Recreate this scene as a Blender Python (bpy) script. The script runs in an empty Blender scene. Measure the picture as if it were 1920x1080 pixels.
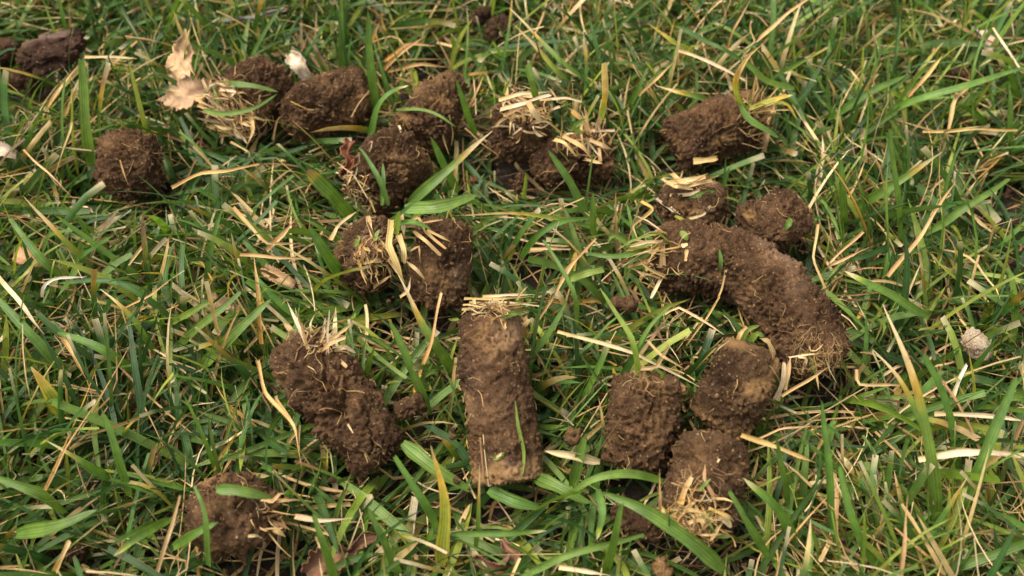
import bpy, math
import numpy as np
from mathutils import Vector
from mathutils.bvhtree import BVHTree

# ------------------------------------------------------------------ camera, sky, sun, exposure
SC = bpy.context.scene
COL = SC.collection
CM = 0.01                              # everything below is measured in centimetres
PITCH = math.radians(53.0)             # camera looks down at the lawn
FPX = 1814.0                           # focal length in pixels of the 1920 px wide photograph
CAMH = 22.8                            # camera height in cm

cam_d = bpy.data.cameras.new("camera")
cam = bpy.data.objects.new("camera", cam_d); COL.objects.link(cam)
cam.location = (0, 0, CAMH * CM)
cam.rotation_euler = (math.pi / 2 - PITCH, 0, 0)
cam_d.sensor_width = 36.0
cam_d.lens = 36.0 * FPX / 1920.0
cam_d.clip_start = 0.005
cam_d.clip_end = 500.0
cam_d.dof.use_dof = True
cam_d.dof.focus_distance = 0.250
cam_d.dof.aperture_fstop = 15.0
SC.camera = cam

SUN_EL, SUN_AZ = math.radians(63), math.radians(-75)      # azimuth from +Y, negative = left
world = bpy.data.worlds.new("World"); SC.world = world; world.use_nodes = True
wn = world.node_tree; wn.nodes.clear()
sky = wn.nodes.new("ShaderNodeTexSky"); sky.sky_type = 'NISHITA'; sky.sun_disc = False
sky.sun_elevation = SUN_EL; sky.sun_rotation = SUN_AZ
sky.dust_density = 4.0; sky.air_density = 1.0
hs = wn.nodes.new("ShaderNodeHueSaturation"); hs.inputs["Saturation"].default_value = 0.03   # cloud cover greys the sky
bg = wn.nodes.new("ShaderNodeBackground"); bg.inputs["Strength"].default_value = 0.15
wo = wn.nodes.new("ShaderNodeOutputWorld")
wn.links.new(sky.outputs[0], hs.inputs["Color"]); wn.links.new(hs.outputs[0], bg.inputs[0]); wn.links.new(bg.outputs[0], wo.inputs[0])

sun_d = bpy.data.lights.new("sun", 'SUN'); sun_d.energy = 1.25; sun_d.angle = math.radians(35); sun_d.color = (1.0, 0.87, 0.68)
sun = bpy.data.objects.new("sun", sun_d); COL.objects.link(sun)
sdir = Vector((math.sin(SUN_AZ) * math.cos(SUN_EL), math.cos(SUN_AZ) * math.cos(SUN_EL), math.sin(SUN_EL)))
sun.rotation_euler = sdir.to_track_quat('Z', 'Y').to_euler()

SC.view_settings.view_transform = 'Standard'
SC.view_settings.look = 'None'
SC.view_settings.gamma = 1.0
SC.view_settings.use_curve_mapping = False
SC.view_settings.exposure = 1.48

# ------------------------------------------------------------------ geometry of the view
CAM = np.array([0.0, 0.0, CAMH])
FWD = np.array([0.0, math.cos(PITCH), -math.sin(PITCH)])
DWN = np.array([0.0, -math.sin(PITCH), -math.cos(PITCH)])
RGT = np.array([1.0, 0.0, 0.0])
def ray(px, py):
    return FWD + RGT * ((px - 960.0) / FPX) + DWN * ((py - 540.0) / FPX)
def at(px, py, z):
    d = ray(px, py); return CAM + d * ((z - CAMH) / d[2])
def cm_at(p, px):                       # length in cm of px pixels at the distance of point p
    return px * float((p - CAM) @ FWD) / FPX

# ------------------------------------------------------------------ noise
_r = np.random.RandomState(7)
PERM = np.concatenate([_r.permutation(256)] * 3).astype(np.int64)
GRAD = _r.normal(size=(256, 3)); GRAD /= np.linalg.norm(GRAD, axis=1)[:, None]
JIT = _r.rand(256, 3)
def _h(i): return PERM[PERM[PERM[i[..., 0] & 255] + (i[..., 1] & 255)] + (i[..., 2] & 255)]
def perlin(P):
    I = np.floor(P).astype(np.int64); f = P - I
    u = f * f * f * (f * (f * 6 - 15) + 10)
    out = np.zeros(len(P))
    for dx in (0, 1):
        wx = u[:, 0] if dx else 1 - u[:, 0]
        for dy in (0, 1):
            wy = u[:, 1] if dy else 1 - u[:, 1]
            for dz in (0, 1):
                wz = u[:, 2] if dz else 1 - u[:, 2]
                g = GRAD[_h(I + np.array([dx, dy, dz]))]
                out += wx * wy * wz * ((f[:, 0] - dx) * g[:, 0] + (f[:, 1] - dy) * g[:, 1] + (f[:, 2] - dz) * g[:, 2])
    return out * 1.5
def fbm(P, n=3):
    o = 0; a = 1.0
    for k in range(n):
        o = o + a * perlin(P * (2.03 ** k) + 17.3 * k); a *= 0.5
    return o
def worley(P):
    I = np.floor(P).astype(np.int64); best = np.full(len(P), 9.0)
    for dx in (-1, 0, 1):
        for dy in (-1, 0, 1):
            for dz in (-1, 0, 1):
                C = I + np.array([dx, dy, dz])
                d = C + JIT[_h(C)] - P
                best = np.minimum(best, (d * d).sum(1))
    return np.sqrt(best)
def sstep(a, b, x):
    t = np.clip((x - a) / (b - a), 0, 1); return t * t * (3 - 2 * t)

# ------------------------------------------------------------------ mesh helpers
def make_mesh(name, V, F, mat, col=None, uv=None, floats=None, smooth=True):
    V = np.asarray(V, np.float32); F = np.asarray(F, np.int32)
    me = bpy.data.meshes.new(name)
    k = F.shape[1]
    me.vertices.add(len(V)); me.vertices.foreach_set("co", (V * CM).astype(np.float32).ravel())
    me.loops.add(F.size); me.loops.foreach_set("vertex_index", F.ravel())
    me.polygons.add(len(F))
    me.polygons.foreach_set("loop_start", np.arange(0, F.size, k, dtype=np.int32))
    me.polygons.foreach_set("use_smooth", np.full(len(F), smooth, dtype=bool))
    if uv is not None:
        l = me.uv_layers.new(name="uv"); l.data.foreach_set("uv", np.asarray(uv, np.float32)[F.ravel()].ravel())
    if col is not None:
        a = me.attributes.new("tone", 'FLOAT_COLOR', 'POINT')
        c = np.ones((len(V), 4), np.float32); c[:, :3] = col; a.data.foreach_set("color", c.ravel())
    for n, v in (floats or {}).items():
        a = me.attributes.new(n, 'FLOAT', 'POINT'); a.data.foreach_set("value", np.asarray(v, np.float32))
    me.materials.append(mat)
    me.update(calc_edges=True); me.validate()
    return me
def link(name, me, parent=None, loc=None):
    o = bpy.data.objects.new(name, me); COL.objects.link(o)
    if parent is not None: o.parent = parent
    if loc is not None: o.location = [float(c) * CM for c in loc]
    return o
def tag(o, label=None, cat=None, group=None, kind=None):
    if label: o["label"] = label
    if cat: o["category"] = cat
    if group: o["group"] = group
    if kind: o["kind"] = kind
    return o
def catmull(P, n):
    P = np.asarray(P, float)
    if len(P) == 2:
        t = np.linspace(0, 1, n)[:, None]; return P[0] * (1 - t) + P[1] * t
    Q = np.vstack([2 * P[0] - P[1], P, 2 * P[-1] - P[-2]])
    out = []
    for u in np.linspace(0, len(P) - 1, n):
        i = min(int(u), len(P) - 2); t = u - i
        a, b, c, d = Q[i:i + 4]
        out.append(0.5 * (2 * b + (c - a) * t + (2 * a - 5 * b + 4 * c - d) * t * t + (3 * b - a - 3 * c + d) * t ** 3))
    out = np.array(out)
    s = np.r_[0, np.cumsum(np.linalg.norm(np.diff(out, axis=0), axis=1))]
    q = np.linspace(0, s[-1], n)
    return np.stack([np.interp(q, s, out[:, k]) for k in range(3)], 1)
def unit(v): return v / np.maximum(np.linalg.norm(v, axis=-1, keepdims=True), 1e-9)

# ------------------------------------------------------------------ materials
def new_mat(name):
    m = bpy.data.materials.new(name); m.use_nodes = True
    nt = m.node_tree; nt.nodes.clear()
    return m, nt, nt.nodes.new("ShaderNodeOutputMaterial")
def N(nt, t, **kw):
    n = nt.nodes.new(t)
    for k, v in kw.items():
        if k in n.inputs: n.inputs[k].default_value = v
        else: setattr(n, k, v)
    return n
def math_(nt, op, a, b=None):
    n = nt.nodes.new("ShaderNodeMath"); n.operation = op
    for i, v in enumerate((a, b)):
        if v is None: continue
        if isinstance(v, (int, float)): n.inputs[i].default_value = v
        else: nt.links.new(v, n.inputs[i])
    return n.outputs[0]
def mixc(nt, fac, a, b, mode='MIX'):
    n = nt.nodes.new("ShaderNodeMix"); n.data_type = 'RGBA'; n.blend_type = mode
    for s, v in ((n.inputs[0], fac), (n.inputs[6], a), (n.inputs[7], b)):
        if isinstance(v, (int, float)): s.default_value = v
        elif isinstance(v, tuple): s.default_value = (*v, 1)
        else: nt.links.new(v, s)
    return n.outputs[2]
def ramp(nt, fac, stops):
    n = nt.nodes.new("ShaderNodeValToRGB"); e = n.color_ramp.elements
    while len(e) < len(stops): e.new(0.5)
    for i, (p, c) in enumerate(stops):
        e[i].position = p; e[i].color = (*c, 1)
    nt.links.new(fac, n.inputs[0]); return n.outputs[0]
def coords_cm(nt):
    tc = N(nt, "ShaderNodeTexCoord"); oi = N(nt, "ShaderNodeObjectInfo")
    mp = N(nt, "ShaderNodeVectorMath", operation='MULTIPLY_ADD')
    nt.links.new(tc.outputs["Object"], mp.inputs[0]); mp.inputs[1].default_value = (100, 100, 100)
    sc = N(nt, "ShaderNodeMath", operation='MULTIPLY'); nt.links.new(oi.outputs["Random"], sc.inputs[0]); sc.inputs[1].default_value = 61.0
    nt.links.new(sc.outputs[0], mp.inputs[2])
    return mp.outputs[0]
def noise(nt, vec, scale, detail=3.0, rough=0.55, out=0):
    n = N(nt, "ShaderNodeTexNoise"); n.inputs["Scale"].default_value = scale
    n.inputs["Detail"].default_value = detail; n.inputs["Roughness"].default_value = rough
    nt.links.new(vec, n.inputs["Vector"]); return n.outputs[out]

def blade_material(name, trans, rough, spec, veins, vein_amt, mott, dark, thru=(1.35, 1.35, 0.75)):
    m, nt, out = new_mat(name)
    at_ = N(nt, "ShaderNodeAttribute", attribute_name="tone")
    uv = N(nt, "ShaderNodeUVMap", uv_map="uv")
    sp = N(nt, "ShaderNodeSeparateXYZ"); nt.links.new(uv.outputs[0], sp.inputs[0])
    wob = noise(nt, coords_cm(nt), 3.0, 2)
    ph = math_(nt, 'ADD', math_(nt, 'MULTIPLY', sp.outputs[0], 6.2832 * veins), math_(nt, 'MULTIPLY', wob, 2.0))
    wave = math_(nt, 'MULTIPLY', math_(nt, 'ADD', math_(nt, 'SINE', ph), 1.0), 0.5)
    rib = math_(nt, 'ABSOLUTE', math_(nt, 'SUBTRACT', sp.outputs[0], 0.5))
    rib = math_(nt, 'LESS_THAN', rib, 0.045)
    c = mixc(nt, math_(nt, 'MULTIPLY', wave, vein_amt), at_.outputs["Color"], dark, 'MULTIPLY')
    c = mixc(nt, math_(nt, 'MULTIPLY', rib, 0.10), c, (0.3, 0.34, 0.14))
    blot = noise(nt, coords_cm(nt), 2.4, 4, 0.65)
    c = mixc(nt, mott, c, ramp(nt, blot, [(0.3, (0.25, 0.27, 0.25)), (0.5, (0.5, 0.5, 0.5)), (0.72, (0.85, 0.82, 0.74))]), 'OVERLAY')
    pr = N(nt, "ShaderNodeBsdfPrincipled"); pr.inputs["Roughness"].default_value = rough
    pr.inputs["Specular IOR Level"].default_value = spec
    nt.links.new(c, pr.inputs["Base Color"])
    bmp = N(nt, "ShaderNodeBump"); bmp.inputs["Strength"].default_value = 0.5; bmp.inputs["Distance"].default_value = 0.00012
    nt.links.new(wave, bmp.inputs["Height"]); nt.links.new(bmp.outputs[0], pr.inputs["Normal"])
    tr = N(nt, "ShaderNodeBsdfTranslucent")
    nt.links.new(mixc(nt, 1.0, c, thru, 'MULTIPLY'), tr.inputs[0])
    mx = N(nt, "ShaderNodeMixShader"); mx.inputs[0].default_value = trans
    nt.links.new(pr.outputs[0], mx.inputs[1]); nt.links.new(tr.outputs[0], mx.inputs[2]); nt.links.new(mx.outputs[0], out.inputs[0])
    return m
M_GRASS = blade_material("grass_leaf", 0.34, 0.42, 0.34, 4.5, 0.7, 0.55, (0.50, 0.58, 0.45))
M_STRAW = blade_material("dry_straw", 0.20, 0.62, 0.22, 2.5, 0.7, 0.40, (0.70, 0.61, 0.48), (1.1, 1.05, 0.95))
M_LEAF = blade_material("dead_leaf", 0.15, 0.7, 0.2, 1.5, 0.25, 0.6, (0.6, 0.5, 0.4))

def soil_material(name, dark, mid, light, ochre, smear, grain=0.84):
    m, nt, out = new_mat(name)
    v = coords_cm(nt)
    c = ramp(nt, noise(nt, v, 1.3, 5, 0.6), [(0.30, dark), (0.50, mid), (0.72, light)])
    c2 = ramp(nt, noise(nt, v, 7.0, 6, 0.7), [(0.28, dark), (0.5, mid), (0.70, light), (0.85, ochre)])
    c = mixc(nt, 0.5, c, c2)
    c3 = ramp(nt, noise(nt, v, 24.0, 4, 0.75), [(0.30, (0.12, 0.11, 0.10)), (0.5, (0.5, 0.5, 0.5)), (0.68, (0.88, 0.85, 0.78))])
    c = mixc(nt, 0.75, c, c3, 'OVERLAY')
    damp = ramp(nt, noise(nt, v, 0.75, 4, 0.55), [(0.34, (0.22, 0.20, 0.19)), (0.47, (0.46, 0.45, 0.44)), (0.56, (0.54, 0.53, 0.51)), (0.68, (0.74, 0.70, 0.64))])
    c = mixc(nt, 0.85, c, damp, 'OVERLAY')
    # pale and rusty grains
    vo = N(nt, "ShaderNodeTexVoronoi"); vo.inputs["Scale"].default_value = 13.0; nt.links.new(v, vo.inputs["Vector"])
    sp = N(nt, "ShaderNodeSeparateColor"); nt.links.new(vo.outputs["Color"], sp.inputs[0])
    g = math_(nt, 'MULTIPLY', math_(nt, 'GREATER_THAN', sp.outputs[0], grain), math_(nt, 'LESS_THAN', vo.outputs["Distance"], 0.38))
    gc = ramp(nt, sp.outputs[1], [(0.0, ochre), (0.5, (0.30, 0.19, 0.09)), (0.8, (0.05, 0.035, 0.025)), (1.0, (0.42, 0.33, 0.22))])
    c = mixc(nt, math_(nt, 'MULTIPLY', g, 0.65), c, gc)
    oi = N(nt, "ShaderNodeObjectInfo")
    c = mixc(nt, 0.55, c, ramp(nt, oi.outputs["Random"], [(0.0, (0.40, 0.37, 0.35)), (0.35, (0.52, 0.50, 0.48)), (0.7, (0.48, 0.48, 0.44)), (1.0, (0.60, 0.57, 0.52))]), 'OVERLAY')
    ao = N(nt, "ShaderNodeAttribute", attribute_name="ochre")
    oc = mixc(nt, noise(nt, v, 5.0, 5, 0.7), ochre, (ochre[0] * 0.45, ochre[1] * 0.42, ochre[2] * 0.4))
    c = mixc(nt, math_(nt, 'MULTIPLY', ao.outputs["Fac"], 0.8), c, oc)
    asm = N(nt, "ShaderNodeAttribute", attribute_name="smear")
    c = mixc(nt, math_(nt, 'MULTIPLY', asm.outputs["Fac"], 0.45), c, smear)
    pr = N(nt, "ShaderNodeBsdfPrincipled"); nt.links.new(c, pr.inputs["Base Color"])
    rg = math_(nt, 'SUBTRACT', 0.95, math_(nt, 'MULTIPLY', asm.outputs["Fac"], 0.2)); nt.links.new(rg, pr.inputs["Roughness"])
    pr.inputs["Specular IOR Level"].default_value = 0.10
    h = math_(nt, 'ADD', noise(nt, v, 13.0, 5, 0.75), math_(nt, 'MULTIPLY', noise(nt, v, 32.0, 3, 0.7), 0.6))
    bmp = N(nt, "ShaderNodeBump"); bmp.inputs["Distance"].default_value = 0.0020
    nt.links.new(math_(nt, 'SUBTRACT', 0.9, math_(nt, 'MULTIPLY', asm.outputs["Fac"], 0.6)), bmp.inputs["Strength"])
    nt.links.new(h, bmp.inputs["Height"]); nt.links.new(bmp.outputs[0], pr.inputs["Normal"])
    nt.links.new(pr.outputs[0], out.inputs[0])
    return m
M_SOIL = soil_material("plug_soil", (0.034, 0.018, 0.010), (0.102, 0.057, 0.030), (0.225, 0.135, 0.072), (0.42, 0.245, 0.10), (0.090, 0.058, 0.038))
M_DARK = soil_material("dark_soil", (0.030, 0.016, 0.011), (0.065, 0.035, 0.023), (0.12, 0.07, 0.045), (0.22, 0.13, 0.06), (0.13, 0.082, 0.066))
M_CHALK = soil_material("chalky_stone", (0.38, 0.30, 0.20), (0.50, 0.41, 0.30), (0.60, 0.51, 0.40), (0.50, 0.39, 0.24), (0.45, 0.38, 0.3), 0.97)
M_OCHRE = soil_material("ochre_soil", (0.16, 0.09, 0.04), (0.27, 0.16, 0.07), (0.38, 0.24, 0.11), (0.40, 0.24, 0.09), (0.2, 0.12, 0.06))

def ground_material():
    m, nt, out = new_mat("lawn_soil")
    v = coords_cm(nt)
    c = ramp(nt, noise(nt, v, 4.0, 6, 0.75), [(0.36, (0.014, 0.008, 0.004)), (0.52, (0.046, 0.026, 0.013)), (0.68, (0.12, 0.075, 0.036))])
    far = N(nt, "ShaderNodeVectorMath", operation='LENGTH'); tc = N(nt, "ShaderNodeTexCoord"); nt.links.new(tc.outputs["Object"], far.inputs[0])
    g = ramp(nt, noise(nt, v, 1.6, 5, 0.7), [(0.3, (0.03, 0.055, 0.018)), (0.5, (0.07, 0.11, 0.03)), (0.68, (0.24, 0.19, 0.09))])
    mr = N(nt, "ShaderNodeMapRange"); nt.links.new(far.outputs["Value"], mr.inputs[0]); mr.inputs[1].default_value = 0.55; mr.inputs[2].default_value = 0.95
    c = mixc(nt, mr.outputs[0], c, g)
    pr = N(nt, "ShaderNodeBsdfPrincipled"); pr.inputs["Roughness"].default_value = 0.95; nt.links.new(c, pr.inputs["Base Color"])
    bmp = N(nt, "ShaderNodeBump"); bmp.inputs["Distance"].default_value = 0.008
    nt.links.new(noise(nt, v, 4.5, 6, 0.75), bmp.inputs["Height"]); nt.links.new(bmp.outputs[0], pr.inputs["Normal"])
    nt.links.new(pr.outputs[0], out.inputs[0]); return m

# ------------------------------------------------------------------ the ground
def build_ground():
    # fine uneven patch in the middle, growing into one sheet out to the horizon
    def axis(c):
        a = [0.0]; step = 0.3
        while a[-1] < 20000:
            if a[-1] > 26: step *= 1.5
            a.append(a[-1] + step)
        a = np.array(a); return np.r_[-a[:0:-1], a] + c
    X, Y = np.meshgrid(axis(0.0), axis(20.0)); V = np.stack([X.ravel(), Y.ravel(), np.zeros(X.size)], 1)
    near = np.exp(-((V[:, 0] / 60) ** 2 + ((V[:, 1] - 20) / 60) ** 2))
    V[:, 2] = (0.22 * fbm(np.c_[V[:, :2] * 0.45, np.zeros(len(V))], 3) + 0.10 * fbm(np.c_[V[:, :2] * 1.6, np.ones(len(V))], 2)) * near
    n, w = X.shape
    i = np.arange(n * w).reshape(n, w)
    F = np.stack([i[:-1, :-1], i[:-1, 1:], i[1:, 1:], i[1:, :-1]], -1).reshape(-1, 4)
    o = link("ground", make_mesh("ground", V - [0, 20, 0], F, ground_material()), None, (0, 20, 0))
    tag(o, "dark bare soil showing between the grass of the lawn", "ground", kind="structure")
build_ground()

# ------------------------------------------------------------------ blades as ribbons
GREENS = np.array([(0.029, 0.070, 0.017), (0.054, 0.114, 0.021), (0.094, 0.168, 0.025), (0.155, 0.232, 0.038), (0.275, 0.300, 0.042)])
STRAWS = np.array([(0.22, 0.130, 0.058), (0.43, 0.28, 0.115), (0.56, 0.39, 0.185), (0.66, 0.50, 0.28), (0.50, 0.30, 0.065), (0.42, 0.33, 0.20)])
OCHRE = np.array((0.42, 0.25, 0.035)); PALE = np.array((0.62, 0.49, 0.31)); LIME = np.array((0.22, 0.30, 0.05))
def stops_of(style):
    g = GREENS
    return {
        'green': [(0, g[2] * 1.2), (0.15, g[2]), (1, g[2])],
        'dark': [(0, g[1]), (1, g[1])],
        'light': [(0, g[2] * 1.2), (0.5, (g[2] + g[3]) / 2), (1, g[2])],
        'lime': [(0, LIME), (0.5, LIME * 0.9), (1, LIME * 0.8)],
        'yellow': [(0, g[4]), (0.5, g[4] * 1.15), (0.72, np.array((0.46, 0.32, 0.05))), (0.88, np.array((0.5, 0.31, 0.06))), (0.94, STRAWS[1]), (1, STRAWS[2])],
        'cut': [(0, g[2]), (0.88, g[2]), (0.93, OCHRE), (0.96, STRAWS[1]), (1, STRAWS[0])],
        'strawtip': [(0, g[2]), (0.55, g[3]), (0.68, OCHRE), (0.76, STRAWS[2]), (1, PALE)],
        'paletip': [(0, g[2]), (0.80, g[2]), (0.88, g[4]), (0.93, PALE), (1, PALE)],
        'halfdry': [(0, g[3]), (0.35, g[4]), (0.5, OCHRE), (0.58, STRAWS[1]), (1, STRAWS[2])],
        'straw': [(0, STRAWS[1]), (0.5, STRAWS[2]), (1, STRAWS[1])],
        'pale': [(0, STRAWS[2]), (0.4, PALE), (1, PALE * 0.95)],
        'white': [(0, PALE), (0.3, np.array((0.72, 0.64, 0.50))), (1, np.array((0.70, 0.62, 0.49)))],
        'brown': [(0, STRAWS[0]), (1, STRAWS[0] * 1.3)],
        'orange': [(0, STRAWS[4]), (0.6, STRAWS[1]), (1, STRAWS[2])],
        'grey': [(0, STRAWS[5]), (1, STRAWS[5] * 1.15)],
        'root': [(0, np.array((0.42, 0.27, 0.11))), (1, np.array((0.50, 0.34, 0.15)))],
    }[style]
DRY = {'straw', 'pale', 'white', 'brown', 'orange', 'grey', 'root'}
def ribbon(P, width, style, seed=0, shape='blade', fold=0.22, twist=(0.0, 0.0), segs=None, hint=(0, -0.45, 0.9), cols=5):
    rs = np.random.RandomState(seed)
    P = np.asarray(P, float)
    L = np.linalg.norm(np.diff(P, axis=0), axis=1).sum()
    n = (segs or int(np.clip(L * 5, 8, 26))) + 1
    C = catmull(P, n); s = np.linspace(0, 1, n)
    dry = style in DRY
    if dry and len(P) > 2:                       # dead straw breaks rather than bends
        q = np.r_[0, np.cumsum(np.linalg.norm(np.diff(P, axis=0), axis=1))]
        C = 0.3 * C + 0.7 * np.stack([np.interp(s * q[-1], q, P[:, j]) for j in range(3)], 1)
    ph = rs.rand(3) * 6.28
    jig = (0.05 if dry else 0.035) * min(1.0, (L / 4) ** 2)
    C = C + jig * np.stack([np.sin(s * 7 + ph[0]), np.sin(s * 6 + ph[1]), np.sin(s * 8 + ph[2])], 1) * np.sin(np.pi * s)[:, None]
    T = unit(np.gradient(C, axis=0))
    H = np.array(hint, float)
    S = unit(np.cross(T, H)); Nn = unit(np.cross(S, T))
    tw = np.radians(twist[0] + rs.uniform(-18, 18) + (twist[1] + rs.uniform(-25, 25)) * s)[:, None]
    S, Nn = S * np.cos(tw) + Nn * np.sin(tw), Nn * np.cos(tw) - S * np.sin(tw)
    if shape == 'blade': w = np.minimum(1, 0.55 + s * 3) * np.sqrt(np.clip(1 - s ** 2.6, 0, 1)) + 0.02
    elif shape == 'taper': w = np.minimum(1, 0.6 + s * 3) * np.clip(1 - s ** 1.7, 0, 1) + 0.06
    elif shape == 'mown': w = np.minimum(1, 0.5 + s * 3) * (1 - 0.55 * s ** 2)
    elif shape == 'cut': w = np.minimum(1, 0.6 + s * 3) * (1 - 0.12 * s)
    elif shape == 'lens': w = np.sin(np.pi * np.clip(s * 0.94 + 0.03, 0, 1)) ** 0.6
    elif shape == 'spindle': w = 0.45 + 0.75 * np.exp(-((s - 0.55) / 0.09) ** 2)
    else:
        w = 1 - 0.3 * s + 0.12 * np.sin(s * 9 + ph[0])
        if rs.rand() < 0.65: w = w * np.clip((1 - s) * rs.uniform(1.6, 5), 0.12, 1)
    w = w * width * (1 + 0.06 * np.sin(s * 13 + ph[1]))
    u = np.linspace(-1, 1, cols)
    lift = (u * u - 0.3)[None, :, None] * (fold * w)[:, None, None] * Nn[:, None, :]
    V = C[:, None, :] + u[None, :, None] * (0.5 * w)[:, None, None] * S[:, None, :] + lift
    if shape in ('cut', 'straw', 'mown'):                     # ragged cut end
        V[-1] += T[-1] * rs.uniform(-0.25, 0.25, (cols, 1)) * width
    st = stops_of(style); xs = [a for a, _ in st]
    c = np.stack([np.interp(s, xs, [k[1][j] for k in st]) for j in range(3)], 1)
    c = c * (1 + rs.uniform(-0.12, 0.12)) * np.array([1 + rs.uniform(-.08, .08), 1, 1 + rs.uniform(-.12, .12)])
    Cc = np.repeat(c[:, None], cols, 1) * (1 + rs.uniform(-0.05, 0.05, (n, cols, 1)))
    if style == 'yellow': Cc = Cc + np.abs(u)[None, :, None] ** 3 * np.array((0.16, 0.05, 0.0))
    uv = np.stack(np.broadcast_arrays((u[None, :] + 1) / 2, s[:, None]), -1)
    i = np.arange(n * cols).reshape(n, cols)
    F = np.stack([i[:-1, :-1], i[:-1, 1:], i[1:, 1:], i[1:, :-1]], -1).reshape(-1, 4)
    return V.reshape(-1, 3), F, np.clip(Cc, 0.005, 0.9).reshape(-1, 3), uv.reshape(-1, 2)
def ribbon_mesh(name, origin, *a, **k):
    V, F, c, uv = ribbon(*a, **k)
    return make_mesh(name, V - origin, F, M_STRAW if a[2] in DRY else M_GRASS, c, uv)

# ------------------------------------------------------------------ soil plugs and clods
BLOCK = []          # (a, b, radius) capsules the grass must keep out of
HOLES = []          # (point, radius) bare hollows
SPACE = 0.034
_ico = None
def ico():
    global _ico
    if _ico is None:
        import bmesh
        bm = bmesh.new(); bmesh.ops.create_icosphere(bm, subdivisions=1, radius=1.0)
        _ico = (np.array([v.co[:] for v in bm.verts]), np.array([[v.index for v in f.verts] for f in bm.faces])); bm.free()
    return _ico
def soil_grid(P, R, e=(0.35, 0.35), p=(5, 5), seed=0, rough=1.0, lump=1.0, smear=0.0, smear_dir=None, pits=0.5, ochre=None, space=SPACE, squash=1.0, crease=()):
    P = np.asarray(P, float)
    C = catmull(P, 80); sl = np.r_[0, np.cumsum(np.linalg.norm(np.diff(C, axis=0), axis=1))]; L = sl[-1]
    Rs = np.interp(sl / L, np.linspace(0, 1, len(R)), R)
    e0, e1 = min(e[0], L * 0.5), min(e[1], L * 0.5)
    ph = np.linspace(0, np.pi / 2, 60)
    sA = e0 * (1 - np.cos(ph) ** (2 / p[0])); rA = np.sin(ph) ** (2 / p[0])
    sB = L - e1 * (1 - np.cos(ph[::-1]) ** (2 / p[1])); rB = np.sin(ph[::-1]) ** (2 / p[1])
    mid = np.linspace(e0, L - e1, 40)[1:-1]
    ss = np.r_[sA, mid, sB]; rr = np.r_[rA, np.ones(len(mid)), rB]
    Rm = np.mean(R)
    q = np.r_[0, np.cumsum(np.hypot(np.diff(ss), np.diff(rr) * Rm))]
    n = int(q[-1] / space) + 2
    qq = np.linspace(0, q[-1], n)
    ss, rr = np.interp(qq, q, ss), np.maximum(np.interp(qq, q, rr), 0.004)
    cen = np.stack([np.interp(ss, sl, C[:, k]) for k in range(3)], 1)
    Tn = unit(np.stack([np.interp(ss, sl, g) for g in np.gradient(C, axis=0).T], 1))
    t0 = Tn.mean(0); ref = np.array([0, 0, 1.0]) if abs(unit(t0)[2]) < 0.75 else np.array([0, -1.0, 0])
    n1 = unit(ref - (Tn @ ref)[:, None] * Tn); n2 = np.cross(Tn, n1)
    m = int(2 * np.pi * max(R) / space)
    al = np.linspace(0, 2 * np.pi, m, endpoint=False)
    rad = np.interp(ss, sl, Rs) * rr
    V = cen[:, None] + rad[:, None, None] * (np.cos(al)[None, :, None] * n1[:, None] + np.sin(al)[None, :, None] * n2[:, None])
    dS = np.gradient(V, axis=0); dA = np.roll(V, -1, 1) - np.roll(V, 1, 1)
    Nn = unit(np.cross(dA, dS)); out = unit(V - P.mean(0))
    capfix = unit(V - cen[:, None] + 1e-6); 
    flip = np.sign((Nn[n // 2] * capfix[n // 2]).sum(-1).mean()); Nn = Nn * flip
    Nn[0] = -Tn[0]; Nn[-1] = Tn[-1]
    Vf, Nf = V.reshape(-1, 3), Nn.reshape(-1, 3)
    Q = Vf + seed * 13.7 + 5.0
    sm = np.zeros(len(Vf))
    if smear:
        sm = sstep(0.05, 0.35, perlin(Q * 0.55 + 40) + smear - 0.5)
        if smear_dir is not None: sm = np.maximum(sm * 0.4, sm * sstep(0.1, 0.6, Nf @ unit(np.array(smear_dir, float))))
    big = 0.13 * lump * fbm(Q * 0.55, 2) + 0.085 * lump * fbm(Q * 1.5 + 9, 2)
    w1, w2 = worley(Q * 3.4 + 0.6 * np.stack([perlin(Q * 3 + k * 7) for k in range(3)], 1)), worley(Q * 8.0)
    gate = 0.55 + 0.95 * sstep(-0.2, 0.3, perlin(Q * 0.9 + 51) + 0.4 * perlin(Q * 2.3 + 15))
    crumb = gate * (0.08 * (0.5 - w1) + 0.10 * (0.5 - w2) + 0.05 * perlin(Q * 6 + 2) + 0.075 * perlin(Q * 11) + 0.065 * perlin(Q * 17 + 4))
    pit = -0.20 * pits * sstep(0.25, 0.55, perlin(Q * 1.25 + 60)) - 0.14 * pits * sstep(0.25, 0.5, perlin(Q * 3.1 + 23))
    crack = -0.16 * (0.4 + pits) * sstep(0.055, 0.0, np.abs(perlin(Q * 1.2 + 77) + 0.15 * perlin(Q * 6))) * sstep(-0.05, .2, perlin(Q * 0.8 + 31))
    D = big + (rough * crumb + pit + crack) * (1 - 0.45 * sm)
    for f, dep, wid in crease:                       # fractures across the plug
        D = D - dep * np.exp(-(((np.repeat(ss, m) - f * L) + 0.45 * perlin(Q * 0.9 + 3) + 0.12 * perlin(Q * 4)) / wid) ** 2) * (0.5 + sstep(-0.2, 0.3, perlin(Q * 0.8 + 9)))
    edge = np.repeat(sstep(0, 0.25, rr), m)
    Vf = Vf + Nf * (D * (0.3 + 0.7 * edge))[:, None]
    Vf[:m] = Vf[:m].mean(0) + (Vf[:m] - Vf[:m].mean(0)) * 0.05
    Vf[-m:] = Vf[-m:].mean(0) + (Vf[-m:] - Vf[-m:].mean(0)) * 0.05
    Vf[:, 2] = cen[:, 2].mean() + (Vf[:, 2] - cen[:, 2].mean()) * squash
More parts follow.
